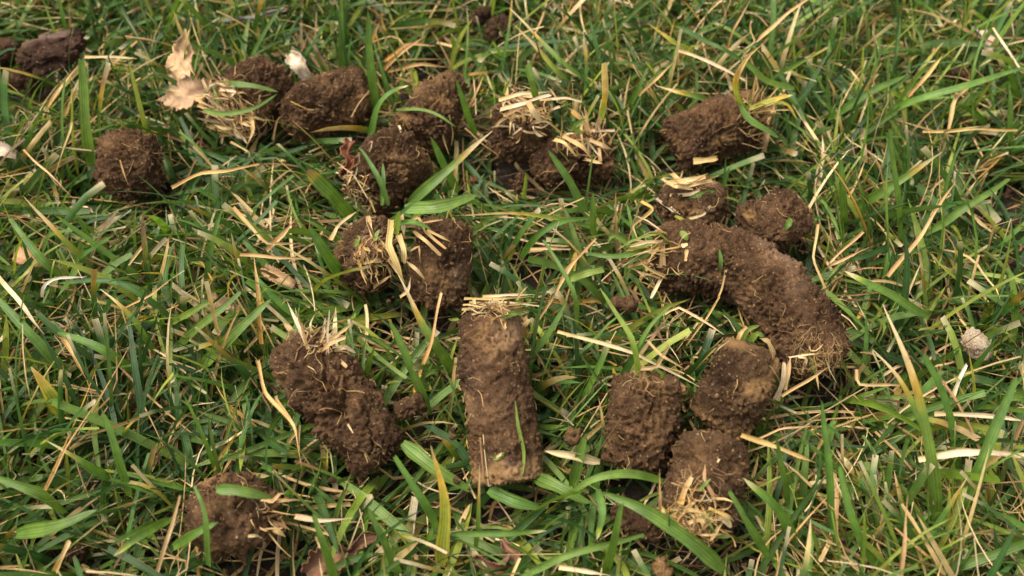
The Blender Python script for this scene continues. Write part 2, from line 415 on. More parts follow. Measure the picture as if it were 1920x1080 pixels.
    oc = sstep(0.25, 0.6, perlin(Q * 0.9 + 90)) * 0.45
    if ochre:
        sr = np.repeat(ss / L, m)
        for (kind, a, b) in ochre:
            if kind == 'end': oc = np.maximum(oc, sstep(a, b, sr + 0.05 * perlin(Q * 2)))
            if kind == 'spots': oc = np.maximum(oc, sstep(a, b, perlin(Q * 1.1 + 12)))
    i = np.arange(n * m).reshape(n, m); j = np.roll(i, -1, 1)
    F = np.stack([i[:-1], j[:-1], j[1:], i[1:]], -1).reshape(-1, 4)
    if flip > 0: F = F[:, ::-1]
    return Vf, F, Nf, sm, oc, (n, m)

def resolve(pts, bvh=None):
    out = []
    for t in pts:
        px, py, z = t
        if z is None or isinstance(z, str):
            d = Vector(ray(px, py)).normalized()
            off = 0.07 if z is None else float(z)
            hit = bvh.ray_cast(Vector(CAM), d) if bvh else (None,) * 4
            if hit[0] is not None:
                p = np.array(hit[0]) - np.array(d) * off
            elif bvh:                                    # beside the plug: continue level with it
                near = bvh.find_nearest(Vector(at(px, py, 2.0)))
                p = at(px, py, max(0.6, near[0][2]))
            else: p = at(px, py, 2.0)
            out.append(p)
        else: out.append(at(px, py, z))
    return out

class Plug:
    def __init__(self, name, label, cat, pts, rpx, seed, mat=None, group="soil plugs on the lawn", body="soil_body", crumbs=420, fibres=26, base=None, **kw):
        P = [at(*t) for t in pts]
        R = [cm_at(P[min(len(P) - 1, int(round(k * (len(P) - 1) / max(1, len(rpx) - 1))))], r) for k, r in enumerate(rpx)]
        self.P, self.R, self.rs = np.array(P), R, np.random.RandomState(seed + 100)
        V, F, Nf, sm, oc, self.shape = soil_grid(P, R, seed=seed, **kw)
        self.V, self.Nf = V, Nf
        self.origin = np.array([V[:, 0].mean(), V[:, 1].mean(), V[:, 2].min()])
        self.mat = mat or M_SOIL
        me = make_mesh(body, V - self.origin, F, self.mat, floats={"smear": sm, "ochre": oc})
        self.bvh = BVHTree.FromPolygons([tuple(v) for v in V], [tuple(int(k) for k in f) for f in F])
        if crumbs == 0 and fibres == 0 and not base:
            self.root = link(name, me, None, self.origin)
        else:
            self.root = link(name, None, None, self.origin); self.root.empty_display_size = 0.01
            link(body, me, self.root)
        tag(self.root, label, cat, group)
        for a, b, r in zip(P[:-1], P[1:], R): BLOCK.append((a, b, max(r, R[-1]) * 0.98))
        if crumbs: self.crumbs(crumbs)
        if fibres: self.fibres(fibres)
    def crumbs(self, n):
        rs = self.rs; iv, jf = ico(); Vs, Fs, oc = [], [], []
        ids = rs.randint(0, len(self.V), n)
        for k, i in enumerate(ids):
            r = 0.018 + 0.05 * rs.rand() ** 3
            b = iv * r * rs.uniform(0.6, 1.2, 3) * (1 + rs.uniform(-0.3, 0.3, (len(iv), 1)))
            Vs.append(b + self.V[i] + self.Nf[i] * r * 0.35); Fs.append(jf + k * len(iv)); oc.append(np.full(len(iv), float(rs.rand() < 0.22)))
        o = link("soil_crumbs", make_mesh("soil_crumbs", np.vstack(Vs) - self.origin, np.vstack(Fs), self.mat,
                 floats={"smear": np.zeros(n * len(iv)), "ochre": np.concatenate(oc) * 0.6}, smooth=False), self.root)
        o["kind"] = "stuff"
    def fibres(self, n, name="root_fibres"):
        rs = self.rs; nr, m = self.shape; Vs, Fs, Cs, Us, o = [], [], [], [], 0
        for k in range(n):
            i, j = rs.randint(4, nr - 4), rs.randint(0, m); a = rs.rand() * 6.28; pts = []
            for s in range(rs.randint(3, 7)):
                q = int(np.clip(i, 1, nr - 2)) * m + int(j) % m
                pts.append(self.V[q] + self.Nf[q] * (0.035 + 0.07 * rs.rand() ** 2))
                a += rs.normal() * 0.6; i += 4.0 * math.sin(a); j += 4.0 * math.cos(a)
            V, F, c, uv = ribbon(pts, rs.uniform(0.010, 0.026), 'root' if rs.rand() < 0.7 else 'brown', seed=k, shape='straw', segs=8, cols=3, fold=0.5)
            Vs.append(V); Fs.append(F + o); Cs.append(c); Us.append(uv); o += len(V)
        ob = link(name, make_mesh(name, np.vstack(Vs) - self.origin, np.vstack(Fs), M_STRAW, np.vstack(Cs), np.vstack(Us)), self.root)
        ob["kind"] = "stuff"
    def chunk(self, pts, rpx, seed):
        P = [at(*t) for t in pts]
        V, F, Nf, sm, oc, _ = soil_grid(P, [cm_at(P[0], r) for r in rpx], seed=seed, e=(0.3, 0.2), p=(2.5, 2.2), lump=0.5, pits=0.3)
        link("soil_shard", make_mesh("soil_shard", V - self.origin, F, self.mat, floats={"smear": sm, "ochre": oc}), self.root)
    def lie(self, p, far):
        hit = self.bvh.find_nearest(Vector(p)); q, nn = np.array(hit[0]), np.array(hit[1]); d = p - q; l = np.linalg.norm(d)
        if d @ (q - self.P.mean(0)) < 0: d, l = -d, l
        return q + d * min(1.0, far / max(l, 1e-6))
    def blades(self, items):
        for k, it in enumerate(items):
            style, w, pts = it[:3]; kw = it[3] if len(it) > 3 else {}
            dry = style in DRY
            kw = dict(shape='straw' if dry else 'blade', seed=k * 7 + len(self.V) % 97, **kw) if 'shape' not in kw else dict(seed=k * 7, **kw)
            nm = "straw" if dry else "grass_blade"
            link(nm, ribbon_mesh(nm, self.origin, resolve(pts, self.bvh), w, style, **kw), self.root)
    def tuft(self, c, aim, n, length, spread, rad, width=(0.05, 0.14), styles=('straw', 'pale', 'straw', 'orange', 'brown'), flat=0.0, seed=0, green=0.0, out=0.0):
        """short stubble growing out of the end of the plug around pixel point c, along aim"""
        self.fuzz(c, aim, int(n * 1.6), length * 0.7, rad * 0.9, name="straw_mat", styles=("straw", "grey", "brown", "root"), seed=seed + 40, width=(0.012, 0.045), spread=0.6 + 0.5 * flat, lie=0.16 if flat else 0.3)
        rs = np.random.RandomState(seed + 5)
        c = resolve([c], self.bvh)[0]; aim = unit(np.array(aim, float))
        side = unit(np.cross(aim, [0.3, 0.2, 1.0])); up = np.cross(side, aim)
        for k in range(n):
            a, r = rs.rand() * 6.28, rad * math.sqrt(rs.rand())
            o = c + side * r * math.cos(a) + up * r * math.sin(a)
            hit = self.bvh.find_nearest(Vector(o)); o = np.array(hit[0]) + aim * 0.02
            d = unit(aim + spread * rs.normal(size=3) + 0.5 * spread * (o - c) / max(rad, .1))
            if flat: d = unit(d - aim * flat * (d @ aim) + side * rs.normal() * 0.8)
            l = length * rs.uniform(0.5, 1.25)
            p1 = o + d * l * 0.5; d2 = unit(d + 0.2 * rs.normal(size=3) + np.array([0, 0, -0.15])); p2 = p1 + d2 * l * 0.5
            if flat: o, p1, p2 = o + aim * out, self.lie(p1, rs.uniform(0.05, 0.22)) + aim * out, self.lie(p2, rs.uniform(0.05, 0.35)) + aim * out
            st = 'lime' if rs.rand() < green else styles[rs.randint(len(styles))]
            nm = "straw" if st in DRY else "grass_blade"
            link(nm, ribbon_mesh(nm, self.origin, [o - d * 0.1, p1, p2], 0.78 * rs.uniform(*width), st, seed=seed * 31 + k, shape='straw' if st in DRY else 'blade', segs=7, cols=3, fold=0.35, twist=(rs.uniform(-60, 60), rs.uniform(-80, 80))), self.root)
    def fuzz(self, c, aim, n, length, rad, name="root_hairs", styles=('root',), seed=3, width=(0.008, 0.022), spread=0.7, lie=0.0):
        rs = np.random.RandomState(seed); c = resolve([c], self.bvh)[0]; aim = unit(np.array(aim, float)); Vs, Fs, Cs, Us, o = [], [], [], [], 0
        for k in range(n):
            p = np.array(self.bvh.find_nearest(Vector(c + rs.normal(size=3) * rad * 0.6))[0])
            pts = [p]; d = unit(aim + rs.normal(size=3) * spread)
            for s in range(4):
                pts.append(pts[-1] + d * length * rs.uniform(0.15, 0.32)); d = unit(d + rs.normal(size=3) * 0.55)
            if lie: pts = [self.lie(p, lie * rs.uniform(0.3, 1.0)) for p in pts]
            V, F, cc, uv = ribbon(pts, rs.uniform(*width), styles[k % len(styles)], seed=k, shape='straw', segs=8, cols=3, fold=0.5)
            Vs.append(V); Fs.append(F + o); Cs.append(cc); Us.append(uv); o += len(V)
        ob = link(name, make_mesh(name, np.vstack(Vs) - self.origin, np.vstack(Fs), M_STRAW, np.vstack(Cs), np.vstack(Us)), self.root)
        ob["kind"] = "stuff"

def plug(label, pts, rpx, seed, **kw):
    return Plug("soil_plug", label, "soil plug", pts, rpx, seed, base=True, **kw)

# --- back row
A = plug("round soil plug standing alone in the grass at the far left", [(198, 318, 1.7), (250, 310, 1.9), (304, 306, 1.8)], [60, 66, 60], 1, e=(0.7, 0.7), p=(2.6, 2.6), rough=1.15, lump=1.9, pits=0.7, fibres=30)
A.blades([('straw', 0.05, [(225, 300, '0.1'), (232, 325, '0.1'), (240, 345, '0.1')]), ('brown', 0.05, [(285, 288, '0.05'), (318, 286, 2.0)])])

B = plug("soil plug whose near end is a face of matted straw, beside the pale lobed leaf", [(428, 222, 1.9), (475, 178, 2.0), (522, 142, 2.0)], [60, 60, 52], 2, e=(0.35, 0.6), p=(5, 3), rough=1.1, pits=0.6)
B.fuzz((430, 215, '0.0'), (-0.1, -0.3, -0.8), 150, 1.1, 0.9, name='straw_mat', styles=('straw', 'grey', 'brown', 'root'), seed=21, width=(0.02, 0.07), spread=0.45, lie=0.14)
B.tuft((428, 212, '0.0'), (-0.35, -0.8, 0.45), 80, 1.0, 0.35, 1.0, width=(0.06, 0.16), flat=0.85, seed=2, styles=('straw', 'straw', 'grey', 'pale', 'straw'), out=0.12)
B.blades([('light', 0.24, [(384, 176, 2.6), (420, 160, 3.0), (470, 160, 3.2), (522, 173, 3.0)]), ('light', 0.15, [(381, 206, 2.5), (420, 214, 2.7), (470, 205, 2.9), (520, 176, 3.0)]),
          ('straw', 0.13, [(470, 205, 2.4), (474, 245, 2.2), (462, 276, 2.0)]), ('pale', 0.12, [(412, 168, 3.0), (440, 172, 3.1), (432, 180, 3.0)]), ('straw', 0.08, [(370, 198, 2.2), (395, 207, 2.5), (425, 212, 2.5)]),
          ('straw', 0.07, [(432, 266, 1.8), (470, 288, 1.7), (455, 305, 1.5)]), ('lime', 0.09, [(410, 200, 2.6), (405, 178, 2.9), (398, 160, 3.0)])])

C = plug("stubby dark soil plug lying just right of the straw-faced plug", [(528, 222, 1.7), (600, 198, 1.9), (688, 170, 1.9)], [42, 56, 52], 3, e=(0.8, 0.5), p=(2.5, 3.5), rough=1.2, pits=0.6, lump=1.2)
C.blades([('pale', 0.10, [(597, 196, '0.02'), (611, 200, '0.02')]), ('straw', 0.04, [(658, 220, '0.1'), (672, 195, '0.15'), (692, 170, 2.6)]), ('orange', 0.035, [(545, 190, '0.1'), (580, 206, '0.08'), (598, 204, '0.05')]),
          ('brown', 0.09, [(512, 262, 1.5), (520, 226, 1.9), (535, 212, '0.05')])])

D = plug("tapering brown soil plug lying half behind another, below the matted straw hollow", [(780, 262, 1.7), (808, 216, 2.0), (852, 148, 2.3)], [58, 52, 24], 4, e=(0.5, 0.4), p=(3.5, 3), rough=1.0, pits=0.4, ochre=[('spots', 0.1, 0.5)])
D.blades([('light', 0.13, [(742, 206, 2.6), (785, 205, 3.0), (825, 219, 3.1), (856, 239, 2.9)]), ('straw', 0.06, [(826, 225, '0.08'), (832, 262, '0.08'), (842, 290, 1.8)]), ('straw', 0.05, [(842, 215, '0.08'), (850, 250, '0.08'), (846, 275, 1.8)]),
          ('pale', 0.09, [(843, 136, 2.5), (848, 150, '0.04')])])

E = plug("soil plug with a fibrous frayed left end, in front of the tapering plug", [(676, 365, 1.3), (722, 318, 1.8), (778, 274, 2.1)], [58, 62, 56], 5, e=(0.4, 0.5), p=(4, 3.5), rough=1.15, pits=0.75, lump=1.2)
E.tuft((680, 345, '0.0'), (-0.7, -0.5, -0.2), 26, 0.9, 0.4, 0.75, width=(0.04, 0.10), flat=0.6, seed=5, styles=('straw', 'grey', 'straw', 'pale'))
E.blades([('grey', 0.06, [(655, 372, 1.7), (668, 322, '0.12'), (672, 285, '0.1')]), ('green', 0.17, [(728, 385, 2.2), (712, 340, 2.8), (690, 300, 3.0), (672, 275, 3.0)]), ('green', 0.14, [(716, 385, 2.2), (719, 345, 2.6), (718, 305, 2.8)]),
          ('pale', 0.09, [(748, 235, 2.7), (752, 250, '0.05')])])

Fp = plug("soil plug wearing a thick cap of pale chopped straw", [(972, 296, 1.0), (978, 235, 2.0), (986, 200, 2.9)], [50, 54, 48], 6, e=(0.6, 0.4), p=(3, 4), rough=1.3, pits=0.9)
Fp.tuft((985, 205, '0.0'), (0.1, -0.35, 0.9), 44, 0.85, 0.45, 0.75, width=(0.07, 0.17), flat=0.7, seed=6, styles=('pale', 'straw', 'pale', 'straw', 'straw'), green=0.03)
Fp.blades([('pale', 0.13, [(938, 206, 3.5), (975, 195, 3.9), (1032, 178, 3.6)]), ('pale', 0.12, [(935, 188, 3.4), (980, 175, 3.8), (1034, 172, 3.5)]), ('pale', 0.18, [(990, 190, 3.9), (1000, 208, 3.7), (1014, 230, 3.2)], dict(shape='straw')),
           ('straw', 0.10, [(950, 215, 3.3), (975, 203, 3.7), (990, 196, 3.8)]), ('light', 0.20, [(1008, 195, 3.4), (997, 155, 4.2), (990, 120, 4.6)], dict(shape='cut')), ('lime', 0.12, [(945, 175, 3.2), (950, 162, 3.6), (956, 150, 3.9)]),
           ('straw', 0.12, [(965, 225, '0.1'), (962, 212, 3.4), (968, 200, 3.7)]), ('straw', 0.12, [(982, 228, '0.1'), (980, 212, 3.5), (985, 200, 3.8)]), ('pale', 0.10, [(1010, 188, 3.5), (1060, 184, 3.4), (1090, 191, 3.2)])])

G = plug("low soil plug with a frayed straw top and one tall cut straw standing up", [(1000, 318, 1.3), (1070, 302, 1.6), (1140, 292, 1.6)], [34, 50, 50], 7, e=(0.6, 0.5), p=(2.6, 3.5), rough=1.25, pits=0.7, lump=1.2)
G.tuft((1095, 268, '0.0'), (0.1, 0.1, 0.95), 34, 0.8, 0.55, 0.8, width=(0.06, 0.15), seed=7, styles=('straw', 'orange', 'straw', 'pale'), green=0.10)
G.blades([('halfdry', 0.20, [(1118, 240, 2.4), (1132, 205, 3.4), (1134, 119, 5.4)], dict(shape='cut', twist=(30, 0))), ('straw', 0.15, [(1038, 262, 2.8), (1060, 270, 3.1), (1082, 295, 2.6)]), ('straw', 0.14, [(1055, 255, 3.0), (1092, 275, 3.0), (1110, 300, 2.5)]),
          ('lime', 0.2, [(1092, 250, 3.0), (1075, 240, 3.3), (1098, 222, 3.5)], dict(shape='blade')), ('straw', 0.12, [(1105, 262, 2.9), (1130, 272, 2.9), (1150, 282, 2.4)]), ('orange', 0.14, [(1072, 208, 3.6), (1090, 225, 3.4), (1108, 248, 3.0)])])

H = plug("lying soil plug with a hairy tuft and curling green shoot at its right end", [(1262, 275, 1.5), (1330, 248, 1.8), (1425, 222, 2.1)], [54, 56, 52], 8, e=(0.3, 0.45), p=(5, 4), rough=1.1, pits=0.6, ochre=[('spots', 0.3, 0.6)])
H.tuft((1415, 205, '0.0'), (0.55, 0.35, 0.7), 26, 0.9, 0.5, 0.6, width=(0.05, 0.13), seed=8, styles=('straw', 'brown', 'orange', 'straw'), green=0.08)
H.fuzz((1425, 225, '0.0'), (0.8, 0, 0.3), 60, 0.8, 0.7, styles=('root', 'brown'))
H.blades([('halfdry', 0.20, [(1395, 205, 2.9), (1380, 180, 3.5), (1378, 150, 4.2), (1400, 110, 4.8), (1427, 85, 5.0)], dict(shape='straw', fold=0.5)), ('light', 0.18, [(1490, 166, 3.4), (1437, 152, 4.0), (1412, 128, 4.4), (1390, 110, 4.6)], dict(shape='cut')),
          ('light', 0.34, [(1386, 195, 3.2), (1400, 222, 3.2), (1430, 242, 3.0), (1461, 259, 2.6)], dict(twist=(25, 0))), ('yellow', 0.16, [(1405, 205, 3.1), (1440, 190, 3.4), (1487, 178, 3.6)]), ('yellow', 0.10, [(1420, 200, 3.0), (1470, 192, 3.2), (1495, 225, 2.8)]),
          ('straw', 0.2, [(1300, 302, 1.9), (1325, 300, 2.0), (1345, 296, 2.0)]), ('brown', 0.16, [(1432, 285, 2.0), (1437, 260, 2.4), (1442, 240, 2.5)]), ('straw', 0.13, [(1410, 195, 3.0), (1414, 160, 4.0), (1416, 142, 4.4)])])

# --- right-hand group
I = plug("round soil plug with a tan straw cap, just behind the long bent plug", [(1298, 418, 1.3), (1300, 350, 2.4)], [60, 60], 9, e=(0.6, 0.6), p=(3, 3), rough=1.0, pits=0.4, smear=0.45)
I.blades([('straw', 0.20, [(1258, 325, 2.8), (1280, 345, 3.2), (1322, 332, 3.2)]), ('straw', 0.16, [(1250, 343, 2.7), (1290, 338, 3.3), (1326, 326, 3.2)]), ('straw', 0.14, [(1262, 350, 2.9), (1300, 346, 3.2), (1335, 338, 3.0)]),
          ('pale', 0.10, [(1256, 366, '0.08'), (1295, 364, '0.08'), (1340, 344, '0.1')]), ('light', 0.16, [(1292, 371, '0.06'), (1315, 365, '0.06'), (1340, 358, '0.06')], dict(shape='lens')), ('straw', 0.07, [(1243, 350, 2.5), (1250, 343, 2.8), (1262, 352, 2.9)]),
          ('pale', 0.09, [(1292, 410, '0.1'), (1318, 403, '0.1'), (1332, 385, '0.1')]), ('yellow', 0.12, [(1265, 405, '0.1'), (1285, 415, '0.15'), (1305, 424, '0.2')]), ('grey', 0.12, [(1230, 372, 2.0), (1245, 384, '0.1'), (1262, 398, '0.1')]),
          ('grey', 0.05, [(1258, 388, '0.08'), (1275, 402, '0.1')]), ('straw', 0.12, [(1240, 335, 2.6), (1270, 352, 3.0), (1300, 355, '0.1')])])

J = plug("short round soil plug bearing one tiny green leaf fleck", [(1432, 372, 2.2), (1450, 415, 1.9), (1468, 462, 1.5)], [54, 66, 66], 10, e=(0.5, 0.6), p=(3, 3), rough=0.95, pits=0.3, ochre=[('spots', 0.35, 0.6)])
J.blades([('light', 0.17, [(1472, 430, '0.05'), (1478, 420, '0.07'), (1483, 409, '0.08')], dict(shape='lens')), ('straw', 0.035, [(1480, 418, '0.06'), (1496, 436, '0.06')]), ('straw', 0.10, [(1483, 358, 2.6), (1500, 372, 2.4), (1508, 395, 2.0)])])

K = plug("longest soil plug, bent, with grass-tufted left end and golden root hairs at its lower end", [(1238, 478, 1.6), (1310, 482, 2.0), (1390, 502, 2.2), (1452, 548, 2.2), (1502, 618, 2.0), (1544, 692, 1.6)], [62, 66, 64, 68, 69, 66], 11, e=(0.35, 0.6), p=(4, 2.8), rough=1.05, pits=0.6, lump=0.8, smear=0.2, crease=((0.62, 0.06, 0.05), (0.25, 0.07, 0.05), (0.8, 0.05, 0.04)))
K.tuft((1238, 480, '0.0'), (-0.9, -0.2, 0.25), 26, 1.0, 0.4, 0.8, width=(0.06, 0.15), seed=11, styles=('straw', 'pale', 'straw', 'orange'), green=0.15)
K.blades([('light', 0.16, [(1235, 462, 2.4), (1154, 481, 2.4), (1094, 474, 2.2)]), ('yellow', 0.2, [(1238, 455, 2.3), (1205, 460, 2.5), (1175, 470, 2.5)]), ('lime', 0.14, [(1190, 470, 2.4), (1152, 442, 2.9), (1140, 455, 2.8)]),
          ('straw', 0.16, [(1242, 500, '0.1'), (1243, 455, '0.12'), (1248, 415, '0.15')]), ('straw', 0.12, [(1236, 476, 2.3), (1210, 492, 2.2), (1178, 500, 2.0)]), ('lime', 0.20, [(1277, 433, '0.06'), (1284, 443, '0.06'), (1290, 449, '0.06')], dict(shape='lens')),
          ('pale', 0.13, [(1278, 462, '0.06'), (1290, 457, '0.06')]), ('straw', 0.10, [(1288, 468, '0.06'), (1286, 490, '0.06')]), ('green', 0.12, [(1349, 468, '0.06'), (1352, 490, '0.07'), (1350, 512, '0.06')], dict(shape='lens')),
          ('straw', 0.06, [(1361, 506, '0.08'), (1354, 540, '0.15'), (1347, 558, 2.3)]), ('light', 0.12, [(1231, 470, 2.4), (1195, 485, 2.3), (1165, 500, 2.2)])])

K.chunk([(1420, 505, 2.5), (1434, 480, 2.7), (1442, 460, 2.7)], [30, 24, 9], 112)
K.fuzz((1535, 655, '0.0'), (0.1, -0.75, -0.1), 170, 0.6, 0.65, styles=('root', 'brown', 'root'), seed=12, lie=0.16, width=(0.006, 0.015))
K.tuft((1530, 665, '0.0'), (0.0, -0.8, -0.3), 5, 0.8, 0.5, 0.5, width=(0.04, 0.09), seed=13, styles=('straw', 'pale', 'root'))
K.blades([('lime', 0.08, [(1518, 660, '0.1'), (1525, 690, 2.2), (1532, 714, 1.9)]), ('pale', 0.09, [(1497, 668, '0.08'), (1512, 672, '0.12'), (1503, 700, 2.0)])])

Q_ = plug("short soil plug sprouting a forked green shoot from its top", [(1211, 706, 2.7), (1205, 790, 2.1), (1194, 876, 1.4)], [58, 65, 63], 13, e=(0.3, 0.35), p=(4.5, 4), rough=1.0, pits=0.4, lump=0.7, crease=((0.5, 0.06, 0.06),))
Q_.blades([('lime', 0.14, [(1196, 712, 2.6), (1192, 660, 3.6), (1180, 622, 4.0), (1150, 580, 4.2), (1124, 539, 4.4)]), ('light', 0.10, [(1194, 655, 3.6), (1210, 625, 4.0), (1228, 600, 4.2), (1262, 570, 4.4)]), ('lime', 0.10, [(1243, 718, 2.6), (1240, 700, 3.0), (1226, 690, 3.2)]),
           ('straw', 0.12, [(1170, 708, 2.6), (1200, 690, 3.0), (1230, 688, 3.1), (1254, 648, 3.4)]), ('straw', 0.08, [(1215, 640, 3.2), (1238, 665, 3.3), (1280, 690, 3.0)]), ('brown', 0.07, [(1175, 715, 2.7), (1225, 705, 2.9), (1255, 725, 2.7)]),
           ('yellow', 0.10, [(1165, 712, 2.4), (1152, 700, 2.6), (1150, 690, 2.7)]), ('pale', 0.09, [(1262, 765, '0.05'), (1276, 761, 2.2)]), ('brown', 0.12, [(1262, 735, 2.4), (1285, 728, 2.6), (1270, 715, 2.6)])])
Q_.fuzz((1205, 712, '0.0'), (0, 0.3, 0.8), 26, 0.5, 0.5, seed=14)

R_ = plug("smooth slanting soil plug with ochre patches, end to end with the straw-bearded plug", [(1414, 656, 2.6), (1380, 728, 2.2), (1338, 800, 1.6)], [56, 62, 60], 14, e=(0.35, 0.3), p=(3.8, 4), rough=0.85, pits=0.35, lump=0.6, smear=0.42, ochre=[('spots', 0.12, 0.4), ('end', 0.86, 0.98)])
R_.blades([('pale', 0.08, [(1330, 680, '0.1'), (1345, 655, 3.0), (1368, 638, 3.2)]), ('straw', 0.12, [(1380, 645, 3.0), (1388, 625, 3.3), (1400, 612, 3.3)]), ('lime', 0.16, [(1405, 640, 2.9), (1420, 625, 3.2), (1432, 632, 3.1)]), ('lime', 0.14, [(1390, 640, 2.9), (1402, 618, 3.2), (1425, 610, 3.2)]),
           ('straw', 0.14, [(1450, 665, 2.5), (1440, 640, 2.8), (1425, 635, 2.8)]), ('straw', 0.15, [(1470, 730, 2.0), (1478, 690, 2.2), (1482, 670, 2.3)]), ('grey', 0.14, [(1455, 750, 1.9), (1468, 715, 2.2), (1470, 680, 2.4)])])

S_ = plug("lowest soil plug on the right, bearded with tan grass at its lower end", [(1338, 815, 2.6), (1328, 890, 2.2), (1308, 988, 1.5)], [60, 70, 70], 15, e=(0.35, 0.45), p=(4, 3.5), rough=1.0, pits=0.45, lump=0.7, smear=0.25, crease=((0.35, 0.06, 0.05),))
S_.tuft((1300, 965, '0.0'), (-0.2, -0.75, 0.25), 46, 1.1, 0.5, 0.75, width=(0.05, 0.14), flat=0.5, seed=15, styles=('straw', 'orange', 'straw', 'brown'), green=0.06)
S_.fuzz((1290, 950, '0.0'), (-0.3, -0.6, 0.3), 70, 0.9, 0.6, styles=('root', 'brown', 'straw'), seed=16)
S_.blades([('orange', 0.15, [(1275, 945, '0.15'), (1285, 915, '0.25'), (1298, 893, '0.2')]), ('pale', 0.18, [(1345, 968, '0.15'), (1358, 974, '0.2'), (1372, 988, '0.2')], dict(shape='lens')), ('lime', 0.08, [(1310, 920, '0.15'), (1322, 908, '0.15'), (1333, 897, '0.15')]),
           ('straw', 0.15, [(1300, 950, '0.2'), (1318, 980, '0.3'), (1330, 1003, 2.0)]), ('straw', 0.12, [(1235, 950, 2.0), (1275, 988, 2.4), (1308, 1022, 2.0)]), ('lime', 0.14, [(1330, 1000, '0.2'), (1350, 1005, '0.2'), (1372, 1006, 2.0)]), ('pale', 0.06, [(1348, 860, '0.03'), (1345, 868, '0.03')]),
           ('orange', 0.12, [(1262, 970, '0.15'), (1290, 955, '0.25'), (1330, 965, '0.15')]), ('straw', 0.10, [(1260, 990, '0.1'), (1310, 975, '0.25'), (1350, 980, '0.15')])])

# --- centre pair
M_ = plug("round soil plug with a frayed stubbly face, left one of the centre pair", [(652, 452, 1.9), (690, 475, 1.8), (735, 488, 1.7)], [58, 72, 62], 16, e=(0.6, 0.5), p=(3, 3.5), rough=1.1, pits=0.5, smear=0.35)
M_.tuft((708, 470, '0.0'), (0.35, -0.7, 0.5), 34, 0.7, 0.55, 0.6, width=(0.06, 0.16), seed=16, styles=('orange', 'straw', 'brown', 'straw'), green=0.12)
M_.fuzz((700, 480, '0.0'), (0.2, -0.7, 0.3), 70, 0.5, 0.7, styles=('root', 'brown'), seed=17, lie=0.2)
M_.blades([('pale', 0.12, [(620, 450, '0.08'), (632, 425, '0.15'), (668, 397, 3.0)]), ('straw', 0.20, [(735, 412, 3.4), (730, 460, 3.4), (745, 500, 3.0), (760, 540, 2.4)]), ('straw', 0.16, [(748, 440, 3.3), (758, 470, 3.2), (757, 492, 2.9)]), ('brown', 0.12, [(700, 540, 1.8), (715, 530, 2.2), (735, 515, 2.4)]),
           ('pale', 0.10, [(750, 557, 2.0), (765, 545, 2.3), (770, 520, 2.5)]), ('straw', 0.14, [(690, 405, 3.0), (694, 425, '0.1'), (700, 445, '0.15')]), ('lime', 0.12, [(665, 462, '0.1'), (672, 448, '0.2'), (670, 440, '0.3')]), ('lime', 0.12, [(703, 452, '0.15'), (706, 440, '0.3'), (712, 430, '0.4')]),
           ('grey', 0.12, [(685, 492, '0.1'), (710, 488, '0.15'), (735, 485, '0.1')])])

N_ = plug("upright soil plug with straws hanging over its top, right one of the centre pair", [(832, 418, 2.8), (828, 490, 2.2), (818, 572, 1.3)], [46, 58, 52], 17, e=(0.3, 0.5), p=(4.5, 3.2), rough=0.95, pits=0.35, lump=0.7, smear=0.3, ochre=[('spots', 0.3, 0.6)])
N_.blades([('straw', 0.10, [(775, 433, 3.3), (798, 452, 3.4), (826, 478, '0.1')], dict(shape='cut')), ('straw', 0.09, [(795, 432, 3.4), (815, 450, '0.2'), (836, 467, '0.1')], dict(shape='cut')), ('straw', 0.09, [(800, 432, 3.4), (825, 443, '0.15'), (846, 454, '0.08')]),
           ('straw', 0.09, [(768, 415, 3.4), (785, 408, 3.7), (800, 440, 3.4)]), ('straw', 0.10, [(762, 490, 2.8), (780, 505, 2.8), (796, 523, '0.1')], dict(shape='lens')), ('straw', 0.07, [(770, 470, 3.0), (785, 462, 3.1), (788, 492, '0.15')]),
           ('green', 0.18, [(745, 420, 3.4), (775, 417, 3.8), (808, 429, 3.6)]), ('lime', 0.22, [(742, 440, 3.2), (746, 420, 3.6), (750, 395, 4.2)], dict(shape='blade')), ('dark', 0.16, [(735, 415, 3.3), (755, 398, 3.9), (778, 380, 4.2)]),
           ('pale', 0.13, [(752, 402, 3.6), (756, 425, 3.4), (758, 445, 3.2)]), ('straw', 0.06, [(790, 418, 3.4), (812, 414, 3.4), (830, 412, '0.1')])])

# --- front row
O_ = plug("broken crumbly soil plug slanting down to the right, straw at its upper end", [(548, 652, 2.5), (605, 715, 2.3), (665, 785, 2.0), (724, 864, 1.5)], [58, 71, 66, 54], 18, e=(0.3, 0.5), p=(4.5, 3.2), rough=1.2, pits=0.7, lump=1.2, smear=0.3, crease=((0.55, 0.22, 0.12), (0.3, 0.07, 0.06)), crumbs=380)
O_.tuft((600, 640, '0.0'), (0.35, 0.6, 0.5), 16, 1.0, 0.55, 0.6, width=(0.05, 0.13), seed=18, styles=('straw', 'pale', 'straw'))
O_.blades([('straw', 0.2, [(556, 640, 2.7), (545, 620, 3.0), (530, 604, 3.1)]), ('straw', 0.10, [(600, 645, 3.0), (630, 630, 3.3), (662, 605, 3.3)]), ('pale', 0.14, [(595, 656, 2.9), (625, 640, 3.2), (648, 632, 3.2)]), ('pale', 0.12, [(625, 660, 2.9), (645, 650, 3.0), (668, 662, 2.7)]), ('straw', 0.10, [(630, 665, 2.8), (640, 678, '0.1'), (650, 688, '0.1')]),
           ('pale', 0.07, [(598, 656, '0.05'), (610, 653, '0.06')]), ('pale', 0.05, [(652, 795, '0.05'), (662, 812, '0.06')]), ('lime', 0.05, [(706, 768, '0.08'), (728, 774, '0.08')]), ('lime', 0.04, [(695, 850, '0.06'), (712, 840, '0.06')]), ('straw', 0.04, [(684, 850, '0.08'), (690, 868, '0.08')])])
O_.fibres(40)

